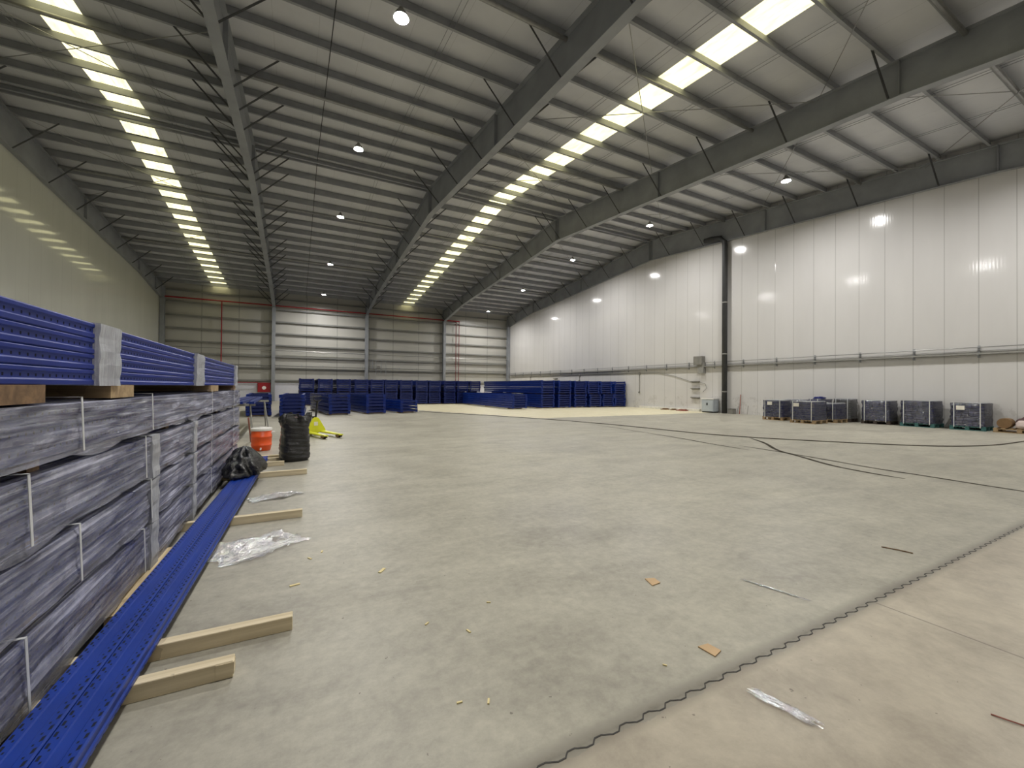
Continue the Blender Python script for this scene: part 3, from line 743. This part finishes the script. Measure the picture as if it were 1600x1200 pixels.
# bearers
n = 0
for i in range(4):
    z = [.0, .37, .665, .965][i]; h = [.115, .058, .058, .058][i]
    for y in (1.0, 2.35, 4.2, 6.4, 7.75):
        pos = {1.0: 'nearest', 2.35: 'second from the camera', 4.2: 'third from the camera', 6.4: 'fourth from the camera', 7.75: 'at the far end'}[y]
        pile_timber(y, z, h, 'timber bearer under the %s wrapped bundle, %s' % (names4[i], pos))
tt, Wd = bundle('beam_bundle', 'unwrapped bundle of blue perforated beams taped with film bands, top of left pile', 1.315, 1.62, .35, 7.75, 4, False, 9)
for q, (y, w) in enumerate(((.88, .27), (3.05, .36), (5.6, .22))):
    bm = bm_new(); wavy_shell(bm, -Wd-.012, .008, y-w/2, y+w/2, .004, .305, 10, .005, 70+q, .0); obj('tape_band', bm, 'film_thick', tt)
pile_timber(2.13, 1.245, .07, 'brown timber bearer under the open top bundle, nearest', -1.86, -.87, 'wood_dark', .3)
pile_timber(3.1, 1.245, .07, 'timber bearer under the open top bundle, second from the camera', -1.86, -.88, 'wood_pallet', .35)
pile_timber(5.9, 1.245, .07, 'timber bearer under the open top bundle, third from the camera', -1.86, -.88, 'wood_pallet', .5)
pile_timber(7.5, 1.245, .07, 'timber bearer under the open top bundle, at the far end', -1.86, -.88, 'wood_dark', .2)
# cloth and film tuft on the far end
def blob(bm, c, rx, ry, rz, seed, sub=3, amp=.25, zmin=None, freq=3.0):
    rnd = random.Random(seed)
    g = bmesh.ops.create_icosphere(bm, subdivisions=sub, radius=1)
    ph = [rnd.uniform(0, 6) for _ in range(9)]
    for v in g['verts']:
        p = v.co.copy()
        n = math.sin(p.x*freq+ph[0])*math.sin(p.y*freq*1.3+ph[1])+.6*math.sin(p.z*freq*2.1+ph[2]+p.x*2)+.5*math.sin(p.x*freq*3.1+ph[3])*math.sin(p.z*freq*2.7+p.y*4+ph[4])+.3*math.sin(p.y*freq*5.2+p.z*freq*4+ph[5])
        p *= 1+amp*n*.4
        v.co = Vector((c[0]+p.x*rx, c[1]+p.y*ry, c[2]+p.z*rz))
        if zmin is not None and v.co.z < zmin: v.co.z = zmin
bm = bm_new(); blob(bm, (0, 0, .025), .14, .16, .05, 3, 4, .5, 0, 4)
tag(obj('white_rag', bm, 'cloth', loc=(-1.02, 7.93, 1.25), smooth=True), 'crumpled off-white rag on the far end of the wrapped pile', 'rag')

# loose beams on the floor
def slotted():
    bm = bm_new(); prism(bm, beam_profile(.122, .075), 'y', 0, 1); return mesh('upright_profile', bm, 'blue_slots')
SM = slotted()
for i, (dx, lab) in enumerate(((-.0625, 'long blue slotted upright on floor timbers, the left of two'), (.0625, 'long blue slotted upright on floor timbers, the right of two'))):
    # slightly rotated clockwise, unit-length mesh built at full length
    bm = bm_new(); prism(bm, beam_profile(.122, .07), 'y', 0, 7.7)
    o = obj('slotted_upright', bm, 'blue_slots', loc=(-.765+dx, .25, .077), rot=(0, 0, R(-1.85)))
    tag(o, lab, 'rack upright', 'loose uprights on the floor')
def timber(x0, x1, y, w, h, lab, rot=0, mat='wood', notch=False):
    bm = bm_new(); L_ = x1-x0; bx(bm, 0, L_, -w/2, w/2, 0, h)
    bmesh.ops.bevel(bm, geom=list(bm.edges), offset=.003, segments=1, affect='EDGES')
    if notch: bx(bm, L_-.065, L_+.004, -w/2-.004, w/2-.02, .02, h-.004)
    tag(obj('floor_timber', bm, mat, loc=(x0, y, 0), rot=(0, 0, rot)), lab, 'timber', 'timbers under the loose uprights')
timber(-1.12, -.235, 2.275, .06, .075, 'thick pale timber under the blue uprights, nearest the camera', R(-1), 'wood', True)
timber(-.95, .0, 2.56, .06, .075, 'pale timber under the blue uprights, second from the camera', R(-1))
timber(-.98, .075, 4.66, .06, .075, 'pale timber under the blue uprights, third from the camera', R(0))
timber(-.9, .165, 6.87, .06, .075, 'pale timber under the blue uprights, beside the black bags', R(0))
timber(-.9, -.15, 7.75, .06, .075, 'pale timber just left of the standing black bag', R(1))
bm = bm_new(); bx(bm, -.035, .035, 0, 1.05, 0, .075); tag(obj('floor_plank', bm, 'wood_y', loc=(-.855, 2.95, 0), rot=(0,0,R(-1))), 'split pale plank lying lengthwise along the foot of the pile', 'plank')
for i, (x, y, r) in enumerate(((-.62, 8.6, .1), (-.55, 8.95, -.06))):
    bm = bm_new(); bx(bm, -.3, .42, -.04, .04, 0, .05)
    tag(obj('floor_timber', bm, 'wood', loc=(x+.15, y-.3, 0), rot=(0,0,r)), ['short timber in front of the orange cooler', 'short timber touching the orange cooler'][i], 'timber', 'short timbers by the cooler')

# ------------------------------------------------------------------ bags, cooler, jack
def bag_mesh():
    bm = bm_new(); n, m = 72, 60; rings = []
    rnd = random.Random(5); ph = [rnd.uniform(0, 6.28) for _ in range(12)]
    for j in range(m+1):
        h = j/m; z = .8*h
        rr = .245*(1+.05*math.sin(h*7+.5)) if h < .9 else .245*(1-(h-.9)*1.6)
        if h < .06: rr = .22+.4*h
        ring = []
        for k in range(n):
            a = 2*math.pi*k/n; c, s = math.cos(a), math.sin(a)
            e = 3.2; q = (abs(c)**e+abs(s)**e)**(-1/e)
            w = .006*math.sin(11*h+2*a+ph[0])+.004*math.sin(h*37+ph[1]+2*math.sin(a*2+ph[2]))+.003*math.sin(h*71+a*3+ph[5])+.003*math.sin(9*a+ph[3]+h*9)
            zz = z
            if h > .8:
                w += (h-.8)*.24*math.sin(7*a+ph[4])+(h-.8)*.14*math.sin(13*a+ph[6]); zz += (h-.8)*.5*(math.sin(3*a+ph[7])*.5+math.sin(8*a+ph[8])*.35)*.6
            r_ = rr*(.86*q+.14)*.93+w
            ring.append(bm.verts.new((r_*c, r_*s*.9, zz)))
        rings.append(ring)
    # fold the rim back into the bag
    for j in range(1, 12):
        ring = []
        for k in range(n):
            v = rings[m][k].co; f = 1-j*.035
            ring.append(bm.verts.new((v.x*f, v.y*f, v.z-j*.018-.006*math.sin(k*.9+j))))
        rings.append(ring)
    for a, b in zip(rings, rings[1:]):
        for k in range(n): bm.faces.new((a[k], a[(k+1) % n], b[(k+1) % n], b[k]))
    bm.faces.new(rings[0][::-1]); bm.faces.new(rings[-1])
    return bm
t = thing('rubbish_bag', 'full black plastic bag standing open on the floor beside the pallet jack', 'bag', (.0, 8.22, 0), R(14))
obj('bag_body', bag_mesh(), 'black_plastic', t, smooth=True)
bm = bm_new(); blob(bm, (-.02, 0, .66), .15, .14, .1, 8, 3, .5); obj('rubbish', bm, 'maroon', t)
bm = bm_new(); bx(bm, -.1, .08, -.17, -.165, .60, .68); obj('card_scrap', bm, 'card', t)
bm = bm_new(); g = bmesh.ops.create_icosphere(bm, subdivisions=5, radius=1)
for v in g['verts']:
    p = v.co.copy(); a = math.atan2(p.y, p.x); r = 1+.06*math.sin(3*a+1)+.04*math.sin(7*a+p.z*3)
    h = max(p.z, -.2)
    x = p.x*r*.215*(1-.25*max(0, h)); y = p.y*r*.46*(1-.35*max(0, h))
    z = (h+.2)/1.2*.36*(1-.35*(p.y+.3)**2)
    fold = .018*math.sin(a*9+h*4)*(1-h*.4)+.010*math.sin(y*34+x*21+h*6)+.006*math.sin(y*61-x*43)
    v.co = Vector((x+fold*p.x, y+fold*p.y*2, max(0, z+fold*.6*(h > 0))))
    if p.z < -.2: v.co.z = 0
tag(obj('rubbish_bag', bm, 'black_plastic', loc=(-.6, 6.55, .15), rot=(0,0,R(-2)), smooth=True), 'slumped black plastic bag lying over the blue uprights against the pile', 'bag')

t = thing('drinks_cooler', 'orange cylindrical drinks cooler with white lid on the floor', 'cooler', (-.6, 9.75, 0))
bm = bm_new(); lathe(bm, [(.15, .0), (.165, .02), (.178, .1), (.186, .105), (.186, .125), (.18, .13), (.185, .27), (.19, .275), (.19, .29), (.185, .295), (.18, .40), (.17, .405)], n=36); obj('body', bm, 'orange', t, smooth=True)
bm = bm_new(); lathe(bm, [(.185, .40), (.192, .405), (.192, .44), (.18, .455), (.06, .46), (.05, .475), (.01, .475)], n=36); obj('lid', bm, 'white_plastic', t)
for s in (-1, 1):
    bm = bm_new(); bx(bm, .17*s-.02, .17*s+.04*s+.02, -.06, .06, .34, .375); obj('handle', bm, 'white_plastic', t)
bm = bm_new(); tube(bm, [(0, -.17, .06), (0, -.22, .06), (0, -.23, .035)], .016, 8); obj('spout', bm, 'white_plastic', t)

# pallet jack
t = thing('pallet_jack', 'yellow green hand pallet jack with black handle on the bare floor', 'pallet jack', (.5, 12.08, 0), R(21))
for s in (-1, 1):
    bm = bm_new()
    prism(bm, [(-.08, .07), (.08, .07), (.08, .095), (.06, .115), (-.06, .115), (-.08, .095)], 'y', -1.02, .05)
    for v in bm.verts:
        if v.co.y < -1: v.co.x *= .6; v.co.z = .075+(v.co.z-.075)*.6
    f = obj('fork', bm, 'yellow', t, loc=(s*.19, 0, 0))
    bm = bm_new(); 
    pr = [(.037*math.cos(a*math.pi/8), .037*math.sin(a*math.pi/8)+.037) for a in range(16)]
    prism(bm, [(p[0]-.88, p[1]) for p in pr], 'x', -.035, .035); obj('roller', bm, 'black', f)
    bm = bm_new(); bx(bm, -.05, -.04, -.96, -.8, .02, .1); bx(bm, .04, .05, -.96, -.8, .02, .1); obj('roller_bracket', bm, 'wood_dark', f)
bm = bm_new(); prism(bm, [(-.27, .07), (.27, .07), (.25, .16), (.08, .45), (.03, .48), (-.03, .48), (-.08, .45), (-.25, .16)], 'y', .02, .05)
prism(bm, [(-.27, .07), (.27, .07), (.25, .12), (-.25, .12)], 'y', .05, .16)
obj('head_plate', bm, 'yellow', t, bevel=.006)
bm = bm_new(); bx(bm, -.05, .05, .012, .021, .26, .36); obj('sticker', bm, 'paper', t)
bm = bm_new(); tube(bm, [(0, .14, .07), (0, .14, .5)], .05, 12); obj('pump', bm, 'black', t)
bm = bm_new(); pr = [(.085*math.cos(a*math.pi/8)+.16, .085*math.sin(a*math.pi/8)+.085) for a in range(16)]
prism(bm, pr, 'x', -.09, -.04); prism(bm, pr, 'x', .04, .09); obj('steer_wheel', bm, 'black', t)
bm = bm_new(); tube(bm, [(.04, .14, .45), (.09, .15, .92)], .024, 10); h = obj('handle', bm, 'black', t)
bm = bm_new(); tube(bm, [(.09, .15, .88), (-.01, .155, .93), (-.01, .16, 1.03), (.19, .16, 1.03), (.19, .155, .93), (.09, .15, .88)], .014, 8); obj('grip', bm, 'black', h)

# trestle with loose beams beyond the pile
t = thing('trestle', 'grey metal folding trestle carrying blue beams beyond the pile', 'trestle', (-1.25, 15.2, 0), R(10))
for s in (-1, 1):
    for q in (-1, 1):
        bm = bm_new(); tube(bm, [(s*.46, q*.3, 0.0), (s*.38, q*.03, .8)], .02, 6); obj('leg', bm, 'tray', t)
    bm = bm_new(); tube(bm, [(s*.44, -.22, .25), (s*.44, .22, .25)], .014, 6); obj('cross_bar', bm, 'tray', t)
bm = bm_new(); bx(bm, -.5, .5, -.03, .03, .79, .85); obj('top_bar', bm, 'tray', t)
for i in range(4):
    bm = bm_new(); prism(bm, beam_profile(.11, .06), 'y', -3.6, 1.6)
    tag(obj('loose_rail', bm, 'blue', loc=(-1.5+.155*i, 15.3, .865), rot=(R(.0), 0, R(-2+1.2*i))), 'blue beam resting on the grey trestle, %s from the left' % ORD[i+1], 'beam', 'beams on the trestle')
t2 = thing('trestle', 'second grey trestle half hidden behind the far end of the pile', 'trestle', (-1.35, 12.3, 0), R(4))
for s in (-1, 1):
    for q in (-1, 1):
        bm = bm_new(); tube(bm, [(s*.4, q*.3, 0.0), (s*.34, q*.03, .8)], .02, 6); obj('leg', bm, 'tray', t2)
bm = bm_new(); bx(bm, -.45, .45, -.03, .03, .79, .85); obj('top_bar', bm, 'tray', t2)
bm = bm_new(); tube(bm, [(0, 0, 0), (.05, -1.2, .62)], .016, 8)
tag(obj('red_pole', bm, 'brownstick', loc=(-.9, 11.2, .02)), 'thin reddish pole leaning behind the orange cooler', 'pole')
bm = bm_new(); tube(bm, [(0, 0, 0), (-.2, .3, .55)], .025, 6); tag(obj('leaning_batten', bm, 'wood_dark', loc=(-.98, 8.75, .02)), 'dark batten leaning at the far end of the pile', 'batten')

# ------------------------------------------------------------------ wrapped pallets by the right wall
def pallet_bm(Lx, Ly):
    bm = bm_new()
    for i in range(3):
        for j in range(3):
            cx = -Lx/2+.06+(Lx-.12)*i/2; cy = -Ly/2+.06+(Ly-.12)*j/2
            bx(bm, cx-.055, cx+.055, cy-.05, cy+.05, .022, .1)
    for i in range(3):
        cx = -Lx/2+.06+(Lx-.12)*i/2; bx(bm, cx-.05, cx+.05, -Ly/2, Ly/2, 0, .022)
        bx(bm, cx-.05, cx+.05, -Ly/2, Ly/2, .1, .118)
    n = 7
    for j in range(n):
        cy = -Ly/2+.05+(Ly-.1)*j/(n-1); bx(bm, -Lx/2, Lx/2, cy-.045, cy+.045, .118, .138)
    return bm
def load_bm(Lx, Ly, H, seed, mode=0):
    rnd = random.Random(seed); bm = bm_new(); z = .14
    if mode == 0:      # layers of stacked steel parts
        while z < H-.03:
            h = rnd.choice((.06, .08, .1)); h = min(h, H-z); y = -Ly/2+.04
            while y < Ly/2-.06:
                w = min(rnd.uniform(.1, .2), Ly/2-.03-y); dx = rnd.uniform(-.03, .02)
                bx(bm, -Lx/2+.05+dx, Lx/2-.05+dx, y, y+w-.008, z, z+h-.008); y += w
            z += h
    return bm
def wrapped(x0, x1, y0, y1, H, label, pal, body, seed, sheet=None, top=None):
    cx, cy = (x0+x1)/2, (y0+y1)/2; Lx, Ly = x1-x0, y1-y0
    t = thing('wrapped_pallet_load', label, 'pallet load', (cx, cy, 0), R(random.uniform(-2, 2)), 'pallet loads along the right wall')
    obj('pallet', pallet_bm(Lx, Ly), pal, t)
    obj('load', load_bm(Lx, Ly, H, seed), body, t)
    bm = bm_new(); nz = 10; n = 40; rings = []
    rnd = random.Random(seed); ph = [rnd.uniform(0, 6) for _ in range(5)]
    for j in range(nz+1):
        z = .13+(H-.12)*j/nz; ring = []
        for k in range(n):
            a = 2*math.pi*k/n; c, s = math.cos(a), math.sin(a); e = 14; q = (abs(c)**e+abs(s)**e)**(-1/e)
            d = .012*math.sin(k*2.1+j*1.3+ph[0])+.01*math.sin(k*.9-j*2.1+ph[1]); f = 1.0-.0*j
            ring.append(bm.verts.new((c*q*(Lx/2-.0+d), s*q*(Ly/2-.01+d), z+.01*math.sin(k+ph[2]))))
        rings.append(ring)
    for a, b in zip(rings, rings[1:]):
        for k in range(n): bm.faces.new((a[k], a[(k+1) % n], b[(k+1) % n], b[k]))
    bm.faces.new(rings[-1]); obj('film_wrap', bm, 'film_pallet', t, smooth=True)
    for q in (-1, 1):
        bm = bm_new(); yq = q*(Ly/2-.12)
        bx(bm, -Lx/2-.02, -Lx/2-.012, yq-.012, yq+.012, .1, H+.03); bx(bm, -Lx/2-.02, Lx/2+.02, yq-.012, yq+.012, H+.03, H+.035); bx(bm, Lx/2+.012, Lx/2+.02, yq-.012, yq+.012, .1, H+.03)
        obj('strap', bm, 'strap', t)
    if sheet:
        bm = bm_new(); bx(bm, -Lx/2-.03, -Lx/2-.024, sheet[0]-.1, sheet[0]+.1, sheet[1]-.07, sheet[1]+.07); obj('label_sheet', bm, 'paper', t)
    if top:
        bm = bm_new(); blob(bm, (0, 0, H+.06), Lx*.32, Ly*.36, .07, seed, 3, .5); obj('top_heap', bm, top, t)
    else:
        bm = bm_new(); bx(bm, -Lx/2+.01, Lx/2-.01, -Ly/2+.01, Ly/2-.01, H+.012, H+.018); obj('top_sheet', bm, 'film_thick', t)
    return t
wrapped(18.15, 19.1, 9.95, 10.8, .84, 'film wrapped load with a label, leftmost of the pallets', 'wood_pallet', 'navy', 1, (.1, .72))
wrapped(19.5, 20.5, 9.85, 10.65, .86, 'wrapped load behind the leftmost pallet load, close to the wall', 'wood_pallet', 'navy', 2)
wrapped(17.55, 18.55, 8.45, 9.35, .84, 'wrapped load with a pinkish label, farthest out from the wall', 'wood_pallet', 'navy', 3, (.2, .72))
wrapped(18.95, 19.85, 8.35, 9.2, .76, 'lower wrapped load just right of the farthest out pallet', 'wood_pallet', 'navy', 4)
wrapped(19.75, 20.7, 9.3-.05, 9.78, .9, 'wrapped load with a dark heap on top behind the others', 'wood_pallet', 'navy', 5, None, 'navy')
wrapped(20.1, 20.72, 8.35, 9.0, .93, 'grey wrapped tall load against the wall beside the shiny one', 'dark_pallet', 'slate', 6)
wrapped(19.9, 20.72, 7.05, 7.95, .9, 'shiny purple blue wrapped load on a dark pallet by the wall', 'dark_pallet', 'navy', 7)
wrapped(19.9, 20.72, 5.8, 6.75, .93, 'wrapped load on a green pallet with diagonal film streaks', 'green_pallet', 'navy', 8)
wrapped(19.9, 20.72, 4.6, 5.45, .9, 'wrapped load on a green pallet with a white label', 'green_pallet', 'navy', 9, (.15, .75))
for o in [o for o in sc.objects if o.name.startswith('wrapped_pallet_load')][4:5]: o.location.y = 9.52
bm = pallet_bm(.8, 1.1); tag(obj('pallet', bm, 'wood_pallet', loc=(20.3, 3.9, 0)), 'plain wooden pallet with mixed goods at the right edge', 'pallet')
bm = bm_new(); pr = [(.16*math.cos(a*math.pi/10), .16*math.sin(a*math.pi/10)+.16) for a in range(20)]
prism(bm, pr, 'x', -.2, .2); tag(obj('cable_drum', bm, 'brown', loc=(20.15, 4.22, .139)), 'round brown roll on the rightmost pallet', 'roll')
for i, (x, y, z, s, m, l) in enumerate(((20.05, 3.85, .139, .17, 'pinkbag', 'pale sack in the middle of the rightmost pallet'), (20.1, 3.5, .139, .15, 'pinkbag', 'pale sack at the right end of the rightmost pallet'), (20.4, 3.86, .139, .2, 'maroon', 'dark sack behind the pale sack on the rightmost pallet'))):
    bm = bm_new(); blob(bm, (0, 0, .12), s, s, .15 if i < 2 else .26, 20+i, 3, .3, 0); tag(obj('sack', bm, m, loc=(x, y, z), smooth=True), l, 'sack', 'sacks on the rightmost pallet')

# ------------------------------------------------------------------ floor joint, cables, marks, litter
bm = bm_new(); pts = []
x = .2
def zig(x):
    p = (x/.125) % 1.0
    return .009*max(-1, min(1, 1.7*math.sin(2*math.pi*p)+.5*math.sin(4*math.pi*p)))
while x < 7.2:
    pts.append((x, 1.215+zig(x), 0)); x += .0104
for (a, b) in zip(pts, pts[1:]): pass
vs = []
for i, p in enumerate(pts):
    w = .0028
    q0 = Vector(pts[max(i-1, 0)]); q1 = Vector(pts[min(i+1, len(pts)-1)]); d = (q1-q0).normalized(); nrm = Vector((-d.y, d.x, 0))
    vs.append([bm.verts.new(Vector(p)+nrm*w+Vector((0,0,.0015))), bm.verts.new(Vector(p)-nrm*w+Vector((0,0,.0015))), bm.verts.new(Vector(p)-nrm*w-Vector((0,0,.01))), bm.verts.new(Vector(p)+nrm*w-Vector((0,0,.01)))])
for a, b in zip(vs, vs[1:]):
    for k in range(4): bm.faces.new((a[k], a[(k+1) % 4], b[(k+1) % 4], b[k]))
struct('trim_1', bm, 'joint')
def smooth_path(p, n=8):
    out = []
    for i in range(len(p)-1):
        p0 = Vector(p[max(i-1, 0)]); p1 = Vector(p[i]); p2 = Vector(p[i+1]); p3 = Vector(p[min(i+2, len(p)-1)])
        for k in range(n):
            t = k/n
            out.append(.5*((2*p1)+(p2-p0)*t+(2*p0-5*p1+4*p2-p3)*t*t+(3*p1-p0-3*p2+p3)*t**3))
    out.append(Vector(p[-1])); return out
bm = bm_new()
A = [(5.75, 21.3), (7.84, 17.37), (9.2, 14.31), (9.95, 11.9), (10.25, 10.15), (10.5, 8.11), (11.03, 6.75), (12.0, 5.35), (12.75, 4.45), (13.6, 3.78), (14.9, 3.36), (16.88, 3.24), (20.2, 3.2)]
tube(bm, smooth_path([(a, b, .013) for a, b in A]), .012, 7); tag(obj('floor_cable', bm, 'hose', smooth=True), 'long thin cable curving across the open floor to the right edge', 'cable')
def mark(pts, w, lab):
    P = smooth_path([(a, b, .0) for a, b in pts]); bm = bm_new(); prev = None
    for i, p in enumerate(P):
        d = (P[min(i+1, len(P)-1)]-P[max(i-1, 0)]).normalized(); n = Vector((-d.y, d.x, 0))*w*.5*min(1, .3+i*.12, .3+(len(P)-1-i)*.12)
        c = [bm.verts.new(p+n+Vector((0,0,.003))), bm.verts.new(p-n+Vector((0,0,.003)))]
        if prev: bm.faces.new((prev[0], prev[1], c[1], c[0]))
        prev = c
    tag(obj('tyre_mark', bm, 'mark'), lab, 'tyre mark', 'tyre marks on the floor')
mark([(10.89, 6.81), (10.2, 6.01), (9.28, 5.19), (8.81, 4.5), (8.29, 3.72), (8.1, 3.11), (8.06, 2.67)], .085, 'dark curving tyre mark that branches off the long floor cable')
mark([(9.17, 5.99), (9.06, 5.0), (8.86, 4.08), (8.66, 3.24), (8.62, 2.68), (8.54, 2.04), (8.49, 1.4)], .075, 'dark straight tyre mark running to the right edge of the floor')
mark([(9.22, 8.9), (9.07, 7.63), (8.84, 6.5), (8.7, 5.46)], .07, 'short faint tyre mark left of the two crossing marks')
mark([(9.5, 11.5), (9.4, 10.2), (9.22, 8.9)], .05, 'faintest tyre mark, farthest away beside the long cable')
def film_sheet(pts_c, lx, ly, rot, seed, lab, mat='film_floor', amp=.018):
    rnd = random.Random(seed); bm = bm_new(); nx, ny = 46, 22; g = []
    ph = [rnd.uniform(0, 6) for _ in range(8)]
    for i in range(nx+1):
        row = []
        for j in range(ny+1):
            u, v = i/nx-.5, j/ny-.5
            e = 1-.35*abs(math.sin(5*u+ph[0])*v*2)
            z = abs(amp*(math.sin(u*9+v*22+ph[1])+.8*math.sin(v*47+u*5+ph[2])+.5*math.sin(u*31+v*13+ph[3])))*(1-.6*(4*u*u))
            row.append(bm.verts.new((u*lx+.02*math.sin(v*13+ph[4]), v*ly*e*(1-.4*abs(u))+.03*math.sin(u*11+ph[5])*ly, .003+z)))
        g.append(row)
    for a, b in zip(g, g[1:]):
        for j in range(ny): bm.faces.new((a[j], a[j+1], b[j+1], b[j]))
    tag(obj('film_scrap', bm, mat, loc=(*pts_c, 0), rot=(0,0,rot), smooth=True), lab, 'plastic film', 'scraps of film on the floor')
film_sheet((-.27, 3.92), .66, .62, R(35), 1, 'crumpled clear film on the floor between the second and third timber')
film_sheet((-.19, 5.58), .55, .3, R(20), 2, 'narrow crumpled clear film on the floor beyond the third timber')
film_sheet((1.80, .98), .24, .07, R(-75), 3, 'small clear film strip on the floor below the wavy joint', amp=.006)
film_sheet((2.80, 1.58), .38, .02, R(-74), 4, 'thin pale film strip on the floor above the wavy joint', amp=.003)
def scrap(name, pts, m, lab, cat, grp, th=.003, bend=.006):
    cx = sum(p[0] for p in pts)/len(pts); cy = sum(p[1] for p in pts)/len(pts)
    bm = bm_new(); prism(bm, [(p[0]-cx, p[1]-cy) for p in pts], 'z', 0, th)
    bmesh.ops.triangulate(bm, faces=list(bm.faces))
    for i, v in enumerate(bm.verts): v.co.z += bend*abs(math.sin(i*1.9))*.5 if v.co.z > .001 else 0
    tag(obj(name, bm, m, loc=(cx, cy, .001)), lab, cat, grp)
scrap('cardboard_scrap', [(2.15, 2.08), (2.22, 2.06), (2.2, 1.99), (2.12, 1.985)], 'card', 'small piece of cardboard on the floor, farther of two', 'cardboard', 'cardboard scraps')
scrap('cardboard_scrap', [(1.83, 1.41), (1.9, 1.405), (1.905, 1.335), (1.84, 1.32)], 'card', 'piece of cardboard on the floor nearer the wavy joint', 'cardboard', 'cardboard scraps')
chips = [(.56, 3.03, .035), (.11, 3.49, .02), (.01, 3.07, .03), (.2, 3.59, .02), (1.06, 2.29, .012), (.66, 2.24, .014), (.84, 2.07, .016), (.62, 1.62, .012), (.73, 1.57, .014), (1.57, 1.39, .01)]
for i, (x, y, s) in enumerate(chips):
    bm = bm_new(); bx(bm, -s, s, -s*.3, s*.3, 0, .005)
    lab = ['pale wood splinter standing out on the open floor', 'pale wood chip right of the film by the third timber', 'pale wood chip beyond the end of the second timber', 'pale wood chip next to another, right of the film', 'tiny pale chip highest of the group in the floor middle',
           'tiny pale chip leftmost of the floor middle group', 'tiny pale chip nearest below the floor middle group', 'tiny pale chip, left of two near the bottom of the floor', 'tiny pale chip, right of two near the bottom of the floor', 'tiny pale chip left of the larger cardboard piece'][i]
    tag(obj('wood_chip', bm, 'chip', loc=(x, y, .0005), rot=(0,0,1.2*i+.9)), lab, 'wood chip', 'wood chips on the floor')
bm = bm_new(); tube(bm, [(4.37, 1.60, .004), (4.41, 1.5, .005), (4.43, 1.42, .004)], .005, 5); tag(obj('twig', bm, 'wood_dark'), 'thin dark twig on the floor above the wavy joint', 'twig')
bm = bm_new(); tube(bm, [(2.52, .57, .004), (2.53, .53, .006), (2.56, .47, .004)], .003, 5); tag(obj('twig', bm, 'brownstick'), 'thin reddish twig at the bottom right of the floor', 'twig')
